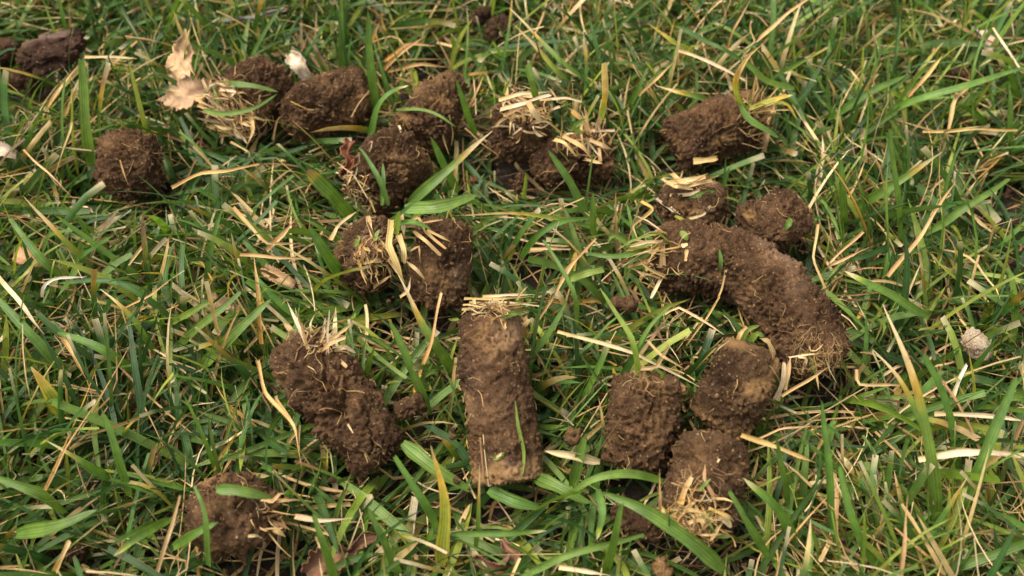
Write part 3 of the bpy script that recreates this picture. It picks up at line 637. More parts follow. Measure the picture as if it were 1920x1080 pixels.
P_ = plug("straight soil plug pointing at the viewer, straw bundle behind its top, orange crumbly foot", [(922, 590, 3.1), (930, 700, 2.6), (942, 800, 2.0), (952, 903, 1.3)], [59, 61, 63, 65], 19, e=(0.28, 0.22), p=(4.2, 4.5), rough=0.95, pits=0.5, lump=0.55, crease=((0.43, 0.14, 0.10), (0.2, 0.06, 0.06)), smear=0.6, smear_dir=(0.8, -0.4, 0.3), ochre=[('end', 0.86, 0.90)], crumbs=320)
P_.tuft((925, 585, '0.0'), (0.0, 0.6, 0.5), 26, 0.9, 0.4, 0.6, width=(0.05, 0.11), flat=0.6, seed=19, styles=('straw', 'pale', 'straw', 'brown'))
P_.blades([('pale', 0.06, [(868, 572, 2.8), (930, 566, 3.0), (1012, 574, 2.8)]), ('straw', 0.08, [(870, 560, 2.7), (930, 560, 2.9), (1000, 556, 2.8)]), ('pale', 0.09, [(905, 556, 2.8), (955, 553, 3.0), (1003, 552, 2.9)]), ('straw', 0.07, [(866, 580, 2.8), (925, 576, 3.1), (990, 582, 2.8)]), ('straw', 0.06, [(968, 562, 3.0), (978, 548, 3.2), (990, 536, 3.4)]),
           ('straw', 0.06, [(880, 566, 2.9), (940, 571, 3.1), (1010, 567, 2.9)]), ('pale', 0.10, [(888, 560, 3.0), (890, 572, 3.1), (896, 588, '0.1')]), ('straw', 0.08, [(940, 600, '0.1'), (958, 592, '0.15'), (978, 590, 3.0)]), ('light', 0.14, [(940, 594, '0.15'), (965, 588, '0.25'), (985, 586, 3.0)]),
           ('orange', 0.26, [(980, 630, '0.08'), (978, 610, '0.12'), (990, 596, 2.8)]), ('lime', 0.09, [(978, 900, '0.05'), (982, 850, '0.06'), (972, 800, '0.08'), (966, 752, '0.1')], dict(shape='lens')), ('lime', 0.14, [(925, 862, '0.05'), (945, 848, '0.06')], dict(shape='lens')), ('pale', 0.09, [(930, 857, '0.08'), (942, 848, '0.08')]),
           ('brown', 0.05, [(900, 820, '0.05'), (904, 860, '0.05'), (908, 905, '0.06')]), ('grey', 0.03, [(906, 815, '0.06'), (910, 860, '0.06'), (916, 912, '0.08')]), ('lime', 0.09, [(860, 598, 2.4), (848, 600, 2.5), (840, 598, 2.6)])])

T_ = plug("irregular soil clod at the bottom left with a green blade lying across its top", [(402, 902, 2.5), (435, 962, 2.0), (465, 1028, 1.4)], [42, 84, 66], 20, e=(0.7, 0.7), p=(2.6, 2.6), rough=1.3, pits=1.2, lump=1.7, ochre=[('spots', 0.3, 0.6)])
T_.tuft((500, 965, '0.0'), (0.8, -0.1, 0.3), 9, 0.8, 0.5, 0.5, width=(0.05, 0.13), seed=20, styles=('straw', 'orange', 'brown'), green=0.15)
T_.blades([('light', 0.24, [(405, 918, 3.2), (440, 918, 3.3), (475, 925, 3.2), (512, 934, 2.9)], dict(twist=(15, 0))), ('pale', 0.07, [(465, 1005, '0.08'), (480, 1004, '0.15'), (494, 1010, '0.1')]), ('straw', 0.15, [(505, 985, 2.0), (520, 995, 2.2), (535, 1006, 2.0)]), ('straw', 0.10, [(490, 935, 2.6), (510, 940, 2.8), (525, 925, 2.8)]),
           ('brown', 0.06, [(415, 1030, 1.4), (422, 1052, 1.4)])])

# ------------------------------------------------------------------ small clods and stones
def clod(label, pts, rpx, seed, mat=None, cat="soil clod", name="soil_clod", group="small clods in the grass", **kw):
    d = dict(e=(0.5, 0.5), p=(2.3, 2.3), rough=0.9, pits=0.8, lump=1.3, crumbs=0, fibres=0); d.update(kw)
    return Plug(name, label, cat, pts, rpx, seed, mat=mat, group=group, body=name, **d)
clod("flat smeared purple-brown clod with a smooth grey face at the top left", [(38, 100, 1.8), (85, 92, 2.1), (145, 72, 1.9)], [24, 42, 24], 31, M_DARK, smear=0.7, pits=1.8, lump=3.2, rough=1.4, squash=0.45)
clod("dark crumbly clod cut by the left edge beside the flat smeared clod", [(-15, 98, 1.5), (30, 98, 1.6)], [26, 22], 32, M_DARK)
clod("dark loose soil lump in the grass below the flat smeared clod", [(15, 145, 1.2), (72, 162, 1.3)], [28, 30], 33, M_DARK, pits=1.4, lump=2.0, rough=1.3)
clod("small dark clod at the top centre, left one of two", [(893, 20, 2.0), (908, 40, 1.7)], [20, 22], 34, M_DARK)
clod("small dark clod at the top centre, right one of two", [(930, 34, 1.9), (944, 66, 1.6)], [18, 21], 35, M_DARK)
clod("lumpy crumb of soil fallen at the right side of the broken plug", [(760, 745, 2.2), (772, 778, 1.8)], [24, 27], 36, M_SOIL, pits=0.5)
clod("small brown soil crumb between blades above the forked green shoot", [(1162, 562, 1.8), (1172, 592, 1.6)], [22, 24], 37)
clod("soil crumb under the yellow blade below the straw-capped plug", [(962, 338, 1.7), (985, 348, 1.5)], [22, 20], 38)
clod("tiny brown crumb right of the fibrous frayed plug", [(888, 336, 1.6), (894, 344, 1.5)], [11, 11], 39)
clod("tiny grey-brown crumb near the short plug with the forked shoot", [(1066, 816, 1.9), (1082, 820, 1.8)], [12, 12], 40, smear=0.6)
clod("small dark clod near the top right corner, the larger of two side by side", [(1785, 145, 1.5), (1815, 146, 1.4)], [16, 19], 41, M_DARK)
clod("small dark clod near the top right corner, the smaller of two side by side", [(1700, 132, 1.4), (1722, 130, 1.4)], [13, 14], 42, M_DARK)
clod("dark soil lump on the right below the horizontal tan straw", [(1790, 296, 1.3), (1805, 285, 1.4)], [14, 15], 43, M_DARK)
clod("dark crumbly lump at the right edge, uppermost of three", [(1885, 378, 1.2), (1900, 352, 1.3)], [12, 13], 44, M_DARK)
clod("dark crumbly lump at the right edge, middle one of three", [(1890, 435, 1.2), (1902, 410, 1.2)], [10, 10], 45, M_DARK)
clod("dark crumbly lump at the right edge, lowest of three", [(1880, 502, 1.2), (1895, 490, 1.2)], [11, 11], 46, M_DARK)
clod("flat brown soil patch cut by the right edge above the white stone", [(1890, 583, 1.1), (1925, 578, 1.1)], [14, 16], 47, M_DARK)
clod("crumbly dark ridge of soil lying below the short sprouting plug", [(1150, 950, 1.3), (1195, 980, 1.3), (1240, 1012, 1.2)], [20, 26, 18], 48, M_SOIL, pits=0.9)
clod("tan ochre lump at the bottom edge below the straw-bearded plug", [(1228, 1072, 1.4), (1252, 1062, 1.4)], [17, 19], 49, M_OCHRE)
clod("tiny dark crumb among blades at left of the broken crumbly plug", [(392, 796, 1.5), (400, 806, 1.4)], [12, 13], 50, M_DARK)
clod("tiny dark crumb in the grass below the lone round plug", [(264, 525, 1.6), (272, 528, 1.6)], [9, 9], 51, M_DARK)
clod("dark soil lump low in the grass at the bottom left corner", [(128, 1040, 0.9), (155, 1045, 0.9)], [20, 22], 52, M_DARK)
clod("brown soil lump cut by the bottom edge at the left", [(160, 1078, 1.1), (185, 1082, 1.1)], [16, 16], 53)
clod("chalky white stone of two joined lumps at the right, beside a yellow blade", [(1818, 618, 2.1), (1826, 648, 2.0), (1842, 672, 1.8)], [17, 25, 20], 54, M_CHALK, cat="stone", name="white_stone", group=None, pits=0.9, lump=2.6, rough=0.9, squash=0.6)

# ------------------------------------------------------------------ dead leaves and twig
def leaf(label, mid, left, right, curl, colour, seed, name="dead_leaf", cat="leaf", rows=60, cols=21, waves=0.05, hint=(0, -0.5, 0.9), lean=0.0):
    """lobed leaf: midrib through mid (px, py, z), half widths in cm left and right along it"""
    rs = np.random.RandomState(seed)
    Cc = catmull([at(*t) for t in mid], rows); s = np.linspace(0, 1, rows)
    T = unit(np.gradient(Cc, axis=0)); Hh = np.array(hint, float)
    S = unit(np.cross(T, Hh)); Nn = unit(np.cross(S, T))
    a = math.radians(lean); S, Nn = S * math.cos(a) + Nn * math.sin(a), Nn * math.cos(a) - S * math.sin(a)
    wl = np.interp(s, np.linspace(0, 1, len(left)), left); wr = np.interp(s, np.linspace(0, 1, len(right)), right)
    wl, wr = wl * (1 + rs.uniform(-0.22, 0.12, rows)), wr * (1 + rs.uniform(-0.22, 0.12, rows))       # ragged edge
    u = np.linspace(-1, 1, cols)
    W = np.where(u[None] < 0, wl[:, None], wr[:, None]) * np.abs(u)[None]
    ang = curl * np.abs(u)[None] ** 1.2
    V = Cc[:, None] + (np.sign(u)[None] * W * np.cos(ang))[..., None] * S[:, None] + (W * np.sin(ang))[..., None] * Nn[:, None]
    V = V + (waves * np.stack([perlin(V.reshape(-1, 3) * 2.2 + seed * 3 + k) for k in range(3)], 1)).reshape(V.shape) * 2
    c = np.array(colour) * (1 + 0.3 * fbm(V.reshape(-1, 3) * 1.8 + seed, 3)[:, None])
    rib = np.exp(-(np.abs(u) / 0.12) ** 2)[None, :, None] * 0.25
    vein = np.abs(np.sin((s[:, None] - np.abs(u)[None] * 0.22) * 26)) < 0.22
    c = c.reshape(rows, cols, 3) * (1 + rib) * np.where(vein, 0.78, 1.0)[..., None]
    i = np.arange(rows * cols).reshape(rows, cols)
    F = np.stack([i[:-1, :-1], i[:-1, 1:], i[1:, 1:], i[1:, :-1]], -1).reshape(-1, 4)
    uv = np.stack(np.broadcast_arrays((u[None, :] + 1) / 2, s[:, None]), -1).reshape(-1, 2)
    org = V.reshape(-1, 3).mean(0); org[2] = V[..., 2].min()
    root = link(name, make_mesh(name, V.reshape(-1, 3) - org, F, M_LEAF, np.clip(c.reshape(-1, 3), .01, .9), uv), None, org)
    md = root.modifiers.new("thickness", 'SOLIDIFY'); md.thickness = 0.00025
    tag(root, label, cat, "dead leaves in the grass")
    return root
leaf("pale tan lobed leaf standing on edge at the upper left", [(313, 170, 1.5), (326, 132, 2.4), (342, 98, 3.2), (348, 60, 4.0)], [0.03, 0.06, 0.28, 0.34, 0.50, 0.36, 0.20, 0.02], [0.03, 0.12, 0.34, 0.55, 0.62, 0.90, 0.36, 0.02], 0.2, (0.47, 0.30, 0.165), 61, waves=0.08)
leaf("pinkish tan lobed leaf lying flat against the straw-faced plug", [(400, 180, 2.1), (365, 178, 2.2), (330, 183, 2.1), (288, 184, 1.9)], [0.30, 0.50, 0.30, 0.50, 0.28, 0.26, 0.14, 0.02], [0.3, 0.55, 0.48, 0.66, 0.34, 0.16, 0.12, 0.02], 0.2, (0.44, 0.28, 0.165), 62, waves=0.10)
leaf("white papery husk leaning behind the stubby dark plug", [(540, 102, 2.6), (556, 118, 2.6), (572, 138, 2.3), (582, 155, 2.0)], [0.10, 0.30, 0.33, 0.26, 0.12], [0.12, 0.26, 0.28, 0.24, 0.10], 0.7, (0.44, 0.35, 0.25), 63, name="papery_husk", cat="husk")
leaf("curled red-brown leaf scrap left of the fibrous frayed plug", [(658, 262, 2.6), (650, 285, 2.7), (655, 305, 2.5), (645, 338, 2.0)], [0.08, 0.22, 0.16, 0.26, 0.18], [0.10, 0.22, 0.18, 0.24, 0.16], 0.9, (0.19, 0.065, 0.030), 64, waves=0.09)
leaf("rolled brown leaf at the bottom edge below the bottom left clod", [(578, 1075, 1.1), (615, 1052, 1.3), (660, 1032, 1.3), (706, 1010, 1.1)], [0.25, 0.50, 0.34, 0.26, 0.08], [0.20, 0.55, 0.42, 0.24, 0.08], 0.8, (0.17, 0.085, 0.05), 65, waves=0.09)
leaf("small curled brown leaf at the bottom edge under the straight plug", [(888, 1050, 1.0), (915, 1056, 1.1), (945, 1058, 1.2), (962, 1040, 1.3), (945, 1012, 1.2)], [0.12, 0.22, 0.26, 0.22, 0.12], [0.10, 0.25, 0.30, 0.22, 0.10], 1.1, (0.20, 0.10, 0.06), 66, waves=0.08)
leaf("orange-brown leaf scrap in the grass at the left edge", [(30, 476, 1.7), (50, 486, 1.8), (78, 502, 1.6)], [0.18, 0.30, 0.16], [0.16, 0.26, 0.12], 0.3, (0.36, 0.19, 0.10), 67)
leaf("dull pinkish leaf scrap low in the grass above the broken plug", [(390, 562, 1.5), (418, 572, 1.6), (448, 585, 1.5)], [0.16, 0.30, 0.16], [0.14, 0.26, 0.14], 0.3, (0.32, 0.19, 0.12), 68)
leaf("pale pinkish leaf scrap hanging near the top right corner", [(1842, 58, 2.0), (1850, 78, 2.0), (1858, 104, 1.7)], [0.16, 0.28, 0.05], [0.16, 0.24, 0.05], 0.4, (0.46, 0.33, 0.25), 69)
leaf("pale leaf scrap cut by the left edge near the lone round plug", [(-14, 280, 1.9), (8, 285, 2.0), (28, 290, 1.9)], [0.18, 0.24, 0.10], [0.16, 0.2, 0.10], 0.3, (0.60, 0.48, 0.36), 70)
leaf("wide tan leaf scrap under the grass left of the centre pair", [(490, 500, 1.4), (520, 520, 1.5), (552, 535, 1.4)], [0.10, 0.24, 0.10], [0.10, 0.22, 0.08], 0.3, (0.36, 0.22, 0.12), 71)
def twig():
    C = catmull([at(412, 42, 1.8), at(445, 36, 2.0), at(474, 33, 2.0), at(500, 25, 2.1), at(535, 16, 2.1)], 40)
    T = unit(np.gradient(C, axis=0)); n1 = unit(np.cross(T, [0, 0, 1.0])); n2 = np.cross(T, n1)
    al = np.linspace(0, 2 * np.pi, 12, endpoint=False); s = np.linspace(0, 1, 40)
    r = 0.085 * (1 - 0.45 * s) * (1 + 0.25 * np.exp(-((s - 0.5) / 0.05) ** 2) + 0.2 * np.exp(-((s - 0.8) / 0.04) ** 2)); r[0] = r[-1] = 0.01
    V = C[:, None] + r[:, None, None] * (np.cos(al)[None, :, None] * n1[:, None] + np.sin(al)[None, :, None] * n2[:, None])
    V = V.reshape(-1, 3); V += 0.02 * np.stack([perlin(V * 5 + k) for k in range(3)], 1)
    i = np.arange(40 * 12).reshape(40, 12); j = np.roll(i, -1, 1)
    F = np.stack([i[:-1], j[:-1], j[1:], i[1:]], -1).reshape(-1, 4)
    c = np.array((0.15, 0.135, 0.135)) * (1 + 0.4 * perlin(V * 4)[:, None]); org = V.mean(0)
    o = link("twig", make_mesh("twig", V - org, F, M_LEAF, np.clip(c, .02, 1), np.zeros((len(V), 2))), None, org)
    tag(o, "thin grey twig lying in the grass at the top left", "twig")
twig()

# ------------------------------------------------------------------ single blades and straws that stand out
def hero(label, style, w, pts, **kw):
    dry = style in DRY; nm = "dry_straw" if dry else "grass_blade"
    w = w * (0.82 if dry else 0.88)
    P = resolve(pts); org = np.array(P[0])
    k = dict(shape='straw' if dry else ('taper' if style in ('strawtip', 'halfdry', 'yellow') else 'blade'), fold=0.45 if dry else 0.22, seed=int(abs(pts[0][0] * 3 + pts[0][1] * 7)) % 9999); k.update(kw)
    if style in ('green', 'dark', 'light') and k['seed'] % 5 < 2 and 'shape' not in kw: k['shape'] = 'mown'
    o = link(nm, ribbon_mesh(nm, org, P, w, style, **k), None, org)
    tag(o, label, "straw" if dry else "grass blade", "loose dry straws on the lawn" if dry else "grass blades that stand out on the lawn")
HB = [
 # upper left
 ("broad upright green blade left of the lone round plug", 'light', 0.42, [(175, 330, 0.8), (163, 240, 2.4), (152, 108, 4.2)]),
 ("straight pale straw lying level right of the flat smeared clod", 'pale', 0.13, [(158, 108, 2.6), (205, 107, 2.7), (257, 110, 2.6)]),
 ("yellowish straw slanting up beside the broad upright blade", 'straw', 0.15, [(82, 216, 2.0), (112, 168, 2.6), (150, 118, 3.0)]),
 ("thin bowed tan straw hanging left of the lone round plug", 'straw', 0.08, [(137, 167, 3.0), (132, 240, 2.7), (100, 342, 2.0)]),
 ("thin straw slanting down at the left edge below the pale leaf scrap", 'straw', 0.08, [(44, 280, 2.6), (90, 325, 2.6), (140, 374, 2.3)]),
 ("long tan straw arching away from the lone round plug to the right", 'straw', 0.13, [(322, 352, 2.2), (380, 325, 2.6), (430, 318, 2.6), (486, 308, 2.5)]),
 ("thick green blade with yellow rims and brown cut tip, left of the fibrous plug", 'cut', 0.46, [(662, 408, 1.4), (625, 368, 2.5), (580, 320, 3.4)], dict(shape='cut', fold=0.35)),
 ("tall dark green blade standing between the stubby plug and the hollow", 'green', 0.30, [(706, 225, 1.4), (697, 140, 3.0), (690, 20, 4.8)]),
 ("green blade curling right with pale tip, beside the stubby dark plug", 'paletip', 0.24, [(690, 275, 1.6), (708, 205, 2.8), (735, 172, 3.3), (768, 160, 3.2)]),
 ("upright green blade behind the stubby dark plug, near the top edge", 'green', 0.28, [(642, 135, 1.2), (641, 60, 2.8), (640, -10, 4.0)]),
 ("short tan straw standing above the tall dark blade", 'orange', 0.13, [(698, 80, 2.8), (706, 55, 3.3), (714, 38, 3.6)]),
 ("upper straw of the bundle arching over the dark hollow", 'straw', 0.15, [(719, 132, 1.8), (752, 98, 2.6), (797, 68, 2.8)]),
 ("middle straw of the bundle arching over the dark hollow", 'orange', 0.17, [(722, 116, 1.8), (763, 84, 2.5), (818, 86, 2.3)]),
 ("lowest straw of the bundle, bridging the dark hollow", 'straw', 0.14, [(728, 134, 1.7), (790, 121, 2.2), (850, 127, 1.9)]),
 ("narrow upright green blade rising beside the tapering plug", 'green', 0.24, [(892, 256, 1.4), (873, 205, 2.8), (855, 148, 3.8)]),
 ("broad green blade with straw tip rising right from the fibrous frayed plug", 'strawtip', 0.36, [(762, 386, 1.6), (815, 340, 2.4), (870, 290, 2.8), (923, 246, 3.0)]),
 ("pointed green blade crossing in front of the fibrous frayed plug", 'green', 0.28, [(858, 360, 1.3), (836, 318, 2.3), (807, 256, 3.4)]),
 ("thin brown straw hanging left of the straw-capped plug", 'brown', 0.06, [(872, 240, 2.6), (905, 270, 2.6), (935, 292, 2.3)]),
 ("stiff yellow blade stub standing between two soil crumbs", 'lime', 0.14, [(982, 372, 1.4), (985, 345, 2.2), (986, 322, 2.8)]),
 # top middle and right
 ("long yellowing blade with pale tip, upper of two parallel ones at the top", 'strawtip', 0.22, [(1118, 165, 1.8), (1061, 122, 2.8), (1007, 68, 3.2), (955, 15, 3.3)]),
 ("long yellowing blade with pale tip, lower of two parallel ones at the top", 'halfdry', 0.20, [(1070, 160, 1.8), (1039, 127, 2.4), (1000, 82, 2.7), (962, 44, 2.8)]),
 ("thin tan straw slanting up right of the tall cut straw", 'straw', 0.11, [(1197, 180, 2.6), (1230, 148, 3.0), (1266, 114, 3.2)]),
 ("long pale straw slanting down towards the curling green shoot", 'pale', 0.14, [(1270, 94, 2.8), (1330, 116, 3.0), (1398, 152, 2.6)]),
 ("dry-tipped blade running into the hairy-tufted plug from the left", 'strawtip', 0.24, [(1345, 195, 2.0), (1300, 180, 2.7), (1262, 170, 2.9), (1232, 161, 2.8)]),
 ("ochre-tipped blade slanting at the top above the pale long straw", 'yellow', 0.22, [(1300, 98, 2.2), (1262, 78, 2.8), (1215, 44, 3.1)]),
 ("long tan straw rising to the top edge above the hairy-tufted plug", 'straw', 0.16, [(1418, 78, 2.8), (1470, 32, 3.2), (1518, -4, 3.3)]),
 ("thin bowed tan stalk at the top edge left of the curling shoot", 'orange', 0.09, [(1362, 98, 2.2), (1376, 55, 3.0), (1408, -2, 3.6)]),
 ("long dark green blade slanting across the top above the curling shoot", 'dark', 0.20, [(1268, 50, 2.6), (1340, 85, 3.2), (1400, 118, 2.8)]),
 ("green blade slanting up to the left of the hairy-tufted plug", 'green', 0.22, [(1172, 215, 1.6), (1195, 170, 2.8), (1213, 130, 3.4)]),
 ("long broad green blade sweeping to the right edge near the top", 'light', 0.28, [(1650, 217, 1.6), (1732, 184, 2.8), (1825, 155, 3.4), (1925, 126, 3.4)]),
 ("long green blade sweeping up right, left neighbour of the broad sweeping one", 'green', 0.28, [(1552, 224, 1.6), (1628, 176, 2.8), (1700, 141, 3.0)]),
 ("kinked tan straw between the two small dark clods at the top right", 'straw', 0.16, [(1702, 180, 2.4), (1735, 146, 3.0), (1769, 102, 3.2)]),
 ("crooked tan straw bending down below the larger top right clod", 'straw', 0.15, [(1816, 162, 2.9), (1788, 193, 3.0), (1774, 256, 2.4), (1746, 266, 2.1)]),
 ("straight tan straw lying level near the right edge", 'straw', 0.12, [(1730, 247, 2.4), (1820, 244, 2.7), (1908, 244, 2.5)]),
 ("tall thin green stalk standing near the top right corner", 'light', 0.11, [(1828, 252, 1.4), (1824, 130, 3.4), (1860, 22, 4.4)]),
 ("pale straw slanting down in the top right corner", 'pale', 0.14, [(1860, 52, 2.8), (1885, 90, 2.8), (1912, 130, 2.5)]),
 ("broad upright green blade near the right edge under the sweeping one", 'green', 0.30, [(1896, 300, 1.0), (1893, 230, 2.4), (1892, 160, 3.4)]),
 ("upright dark blade standing in the right half of the frame above the long bent plug", 'green', 0.26, [(1690, 455, 1.2), (1680, 360, 3.0), (1668, 245, 4.6)]),
 ("upright pointed green blade right of the short round plug", 'green', 0.28, [(1584, 432, 1.2), (1580, 365, 2.6), (1575, 296, 3.6)]),
 ("broad yellowing blade with pale tip rising right of the short round plug", 'strawtip', 0.32, [(1608, 388, 1.6), (1660, 356, 2.6), (1708, 325, 3.0), (1766, 285, 3.1)]),
 ("long straight tan straw slanting up at the right, largest there", 'straw', 0.14, [(1664, 518, 2.3), (1720, 447, 3.0), (1794, 338, 3.5)]),
 ("broad green blade slanting up to the right edge lumps", 'light', 0.26, [(1735, 440, 1.6), (1820, 385, 2.6), (1892, 335, 2.9)]),
 ("white-patched green blade slanting down right of the long bent plug", 'paletip', 0.28, [(1742, 595, 1.8), (1660, 550, 2.8), (1583, 508, 3.0)]),
 ("thin tan stalk bowed along the right side of the short round plug", 'straw', 0.10, [(1533, 420, 2.4), (1525, 484, 2.4), (1549, 545, 2.0)]),
 ("bent tan straw forming a hook right of the short round plug", 'straw', 0.10, [(1618, 434, 2.4), (1560, 492, 2.6), (1556, 498, 2.5), (1612, 470, 2.6), (1640, 460, 2.5)]),
 # left middle
 ("long straw turning from tan to green, slanting below the left edge scrap", 'halfdry', 0.19, [(172, 498, 1.8), (117, 447, 2.8), (80, 408, 3.1), (44, 368, 3.2)]),
 ("broad green blade slanting down past the orange-brown leaf scrap", 'green', 0.30, [(142, 530, 1.6), (83, 490, 2.7), (18, 408, 3.2)]),
 ("white curled straw hooked like a cane at the left", 'white', 0.11, [(80, 558, 2.4), (82, 535, 2.9), (105, 521, 3.0), (164, 519, 2.8)]),
 ("pale straw slanting down from the left edge below the cane-shaped straw", 'pale', 0.16, [(-4, 516, 2.8), (40, 570, 2.9), (84, 628, 2.5)]),
 ("tan straw slanting down left, continuing below the cut green blades", 'straw', 0.14, [(116, 630, 2.6), (138, 665, 2.6), (156, 700, 2.3)]),
 ("pale-tipped yellow-green blade slanting down in the left middle", 'strawtip', 0.20, [(290, 660, 1.6), (255, 605, 2.6), (220, 568, 3.0), (188, 542, 3.1)]),
 ("long dark green blade bowed across the left middle", 'dark', 0.19, [(330, 602, 1.7), (265, 553, 2.7), (200, 528, 2.9), (108, 531, 2.5)]),
 ("thin tan straw rising right across the bowed dark blade", 'straw', 0.07, [(232, 578, 2.6), (275, 558, 3.0), (314, 529, 3.1)]),
 ("veined green blade slanting up right, upper of two parallel ones", 'light', 0.30, [(330, 650, 1.6), (390, 602, 2.8), (451, 548, 3.2)]),
 ("veined green blade slanting up right, lower of two parallel ones", 'light', 0.34, [(374, 690, 1.6), (440, 625, 2.8), (509, 560, 3.3)]),
 ("short lime-green blade above the two parallel veined blades", 'lime', 0.20, [(322, 606, 1.8), (365, 580, 2.8), (406, 560, 2.9)]),
 ("dark green blade slanting down left of the two parallel veined blades", 'green', 0.26, [(256, 700, 1.6), (187, 652, 2.7), (98, 622, 2.6)]),
 ("broad green blade slanting down from the left edge, longest there", 'green', 0.33, [(130, 705, 1.6), (67, 638, 2.8), (-6, 558, 3.2)]),
 ("tan straw curving into the loose straws left of the centre pair", 'straw', 0.13, [(438, 388, 3.0), (470, 425, 2.9), (500, 455, 2.7), (564, 456, 2.5)]),
 ("level tan straw left of the centre pair, below the curving one", 'straw', 0.12, [(450, 477, 2.7), (515, 482, 2.8), (584, 486, 2.5)]),
 ("yellow-orange dry straw standing left of the centre pair", 'orange', 0.15, [(490, 645, 1.7), (484, 560, 2.6), (476, 474, 3.0)]),
 ("broad flat straw slanting up left beside the round stubbly plug", 'straw', 0.17, [(500, 470, 2.4), (530, 440, 2.7), (556, 408, 2.9)]),
 ("big dark green blade leaning against the left side of the round stubbly plug", 'green', 0.38, [(645, 522, 1.6), (612, 478, 2.8), (580, 425, 3.6)]),
 # centre
 ("broad veined green blade lying right above the centre pair", 'light', 0.44, [(758, 392, 2.8), (820, 388, 3.2), (895, 366, 2.9)]),
 ("long thin yellow-green stem lying level right of the centre pair", 'halfdry', 0.13, [(1085, 413, 2.2), (1010, 404, 2.8), (930, 402, 2.9), (846, 404, 2.7)]),
 ("long dark blade slanting down below the low frayed plug", 'green', 0.27, [(1102, 408, 1.8), (1064, 335, 3.0), (1027, 280, 3.7)]),
 ("short upright blade stub below the low frayed plug", 'green', 0.22, [(1113, 442, 1.8), (1112, 400, 2.8), (1112, 360, 3.4)]),
 ("green blade arching over the middle right of the level thin stem", 'green', 0.22, [(975, 485, 1.6), (1010, 440, 2.7), (1057, 415, 3.0), (1104, 409, 2.8)]),
 ("tan seed stalk with swollen middle slanting up in the centre", 'straw', 0.16, [(1005, 606, 2.2), (1045, 545, 2.8), (1070, 500, 3.2), (1118, 447, 3.3)], dict(shape='spindle', fold=0.6)),
 ("short lime-green stub crossing the swollen tan stalk", 'lime', 0.22, [(1070, 524, 2.6), (1100, 513, 2.9), (1130, 506, 2.9)], dict(shape='cut')),
 ("thin dark blade hanging below the swollen tan stalk", 'green', 0.15, [(1082, 612, 1.8), (1078, 560, 2.8), (1055, 505, 3.2), (1018, 450, 3.2)]),
 ("level tan straw in the centre left of the swollen stalk", 'straw', 0.12, [(994, 468, 2.4), (1030, 467, 2.6), (1070, 468, 2.5)]),
 ("crooked yellow-tan straw bent twice left of the grass-tufted plug", 'orange', 0.13, [(1201, 378, 2.6), (1222, 392, 2.8), (1186, 424, 2.8), (1199, 456, 2.5)], dict(segs=26)),
 ("long blade with orange dry tip crossing below the centre pair", 'strawtip', 0.32, [(848, 698, 1.4), (815, 645, 2.6), (780, 582, 3.2), (747, 516, 3.6)]),
 ("orange-tan straw standing between centre pair and broken plug", 'orange', 0.13, [(776, 736, 1.8), (808, 640, 2.8), (828, 550, 3.4)]),
 ("dark pointed blade behind the broken plug, left of the orange straw", 'green', 0.26, [(806, 778, 1.3), (768, 680, 2.8), (728, 597, 3.6)]),
 ("long white straw slanting down behind the forked green shoot", 'pale', 0.12, [(1045, 622, 2.4), (1090, 634, 2.8), (1191, 661, 2.9), (1312, 726, 2.4)]),
 ("kinked pale straw under the bend of the longest plug", 'pale', 0.09, [(1246, 588, 2.4), (1276, 576, 2.7), (1358, 628, 2.4)]),
 ("thin tan straw hanging below the bend of the longest plug", 'straw', 0.07, [(1349, 556, 2.5), (1322, 600, 2.5), (1286, 648, 2.3)]),
 # front
 ("kinked straw beside the broken plug, left one of two", 'straw', 0.12, [(483, 676, 2.4), (500, 738, 2.7), (555, 806, 2.6), (540, 830, 2.3)], dict(segs=24)),
 ("kinked straw beside the broken plug, right one of two", 'straw', 0.11, [(518, 746, 2.5), (553, 800, 2.7), (566, 878, 2.2)]),
 ("wide yellow-edged blade with dry tip standing at the bottom centre", 'yellow', 0.36, [(826, 1060, 1.2), (834, 985, 2.4), (828, 910, 3.4), (808, 836, 4.2)]),
 ("dark green blade leaning on the yellow-edged one from the left", 'green', 0.24, [(822, 992, 1.8), (785, 925, 2.9), (740, 857, 3.4)]),
 ("green blade slanting down at the bottom beside the rolled leaf, right one", 'green', 0.24, [(752, 1085, 1.6), (718, 1010, 2.8), (692, 958, 3.3)]),
 ("green blade slanting down at the bottom beside the rolled leaf, left one", 'green', 0.24, [(630, 1088, 1.6), (606, 1020, 2.8), (588, 966, 3.3)]),
 ("dark narrow blade standing in front of the bottom left clod", 'green', 0.26, [(392, 1062, 1.8), (390, 1005, 2.9), (382, 950, 3.4), (366, 912, 3.5)]),
 ("curved pale straw right of the bottom left clod", 'pale', 0.15, [(553, 968, 2.4), (604, 977, 2.6), (662, 971, 2.4)]),
 ("long thin straw rising at the left above the bottom left corner", 'straw', 0.07, [(84, 920, 2.4), (126, 838, 3.0), (194, 731, 3.5)]),
 ("upright dark blade right of the long thin straw", 'green', 0.27, [(244, 930, 1.6), (222, 850, 3.0), (191, 768, 3.9)]),
 ("broad green blade at the left edge, near the bottom", 'green', 0.34, [(124, 962, 1.6), (74, 924, 2.7), (-5, 896, 2.9)]),
 ("broad light green veined blade lying in the bottom left", 'light', 0.38, [(30, 1001, 2.0), (111, 986, 2.8), (183, 956, 2.9)]),
 ("grey-tipped green blade lying in the bottom left", 'paletip', 0.24, [(318, 974, 1.9), (259, 1006, 2.7), (213, 1043, 2.6)]),
 ("straight straw rising towards the bottom left clod", 'straw', 0.12, [(295, 1072, 2.2), (318, 1000, 2.9), (338, 930, 3.3)]),
 ("short orange straw in the bottom left corner", 'orange', 0.16, [(103, 1072, 2.2), (116, 1045, 2.5), (131, 1015, 2.7)]),
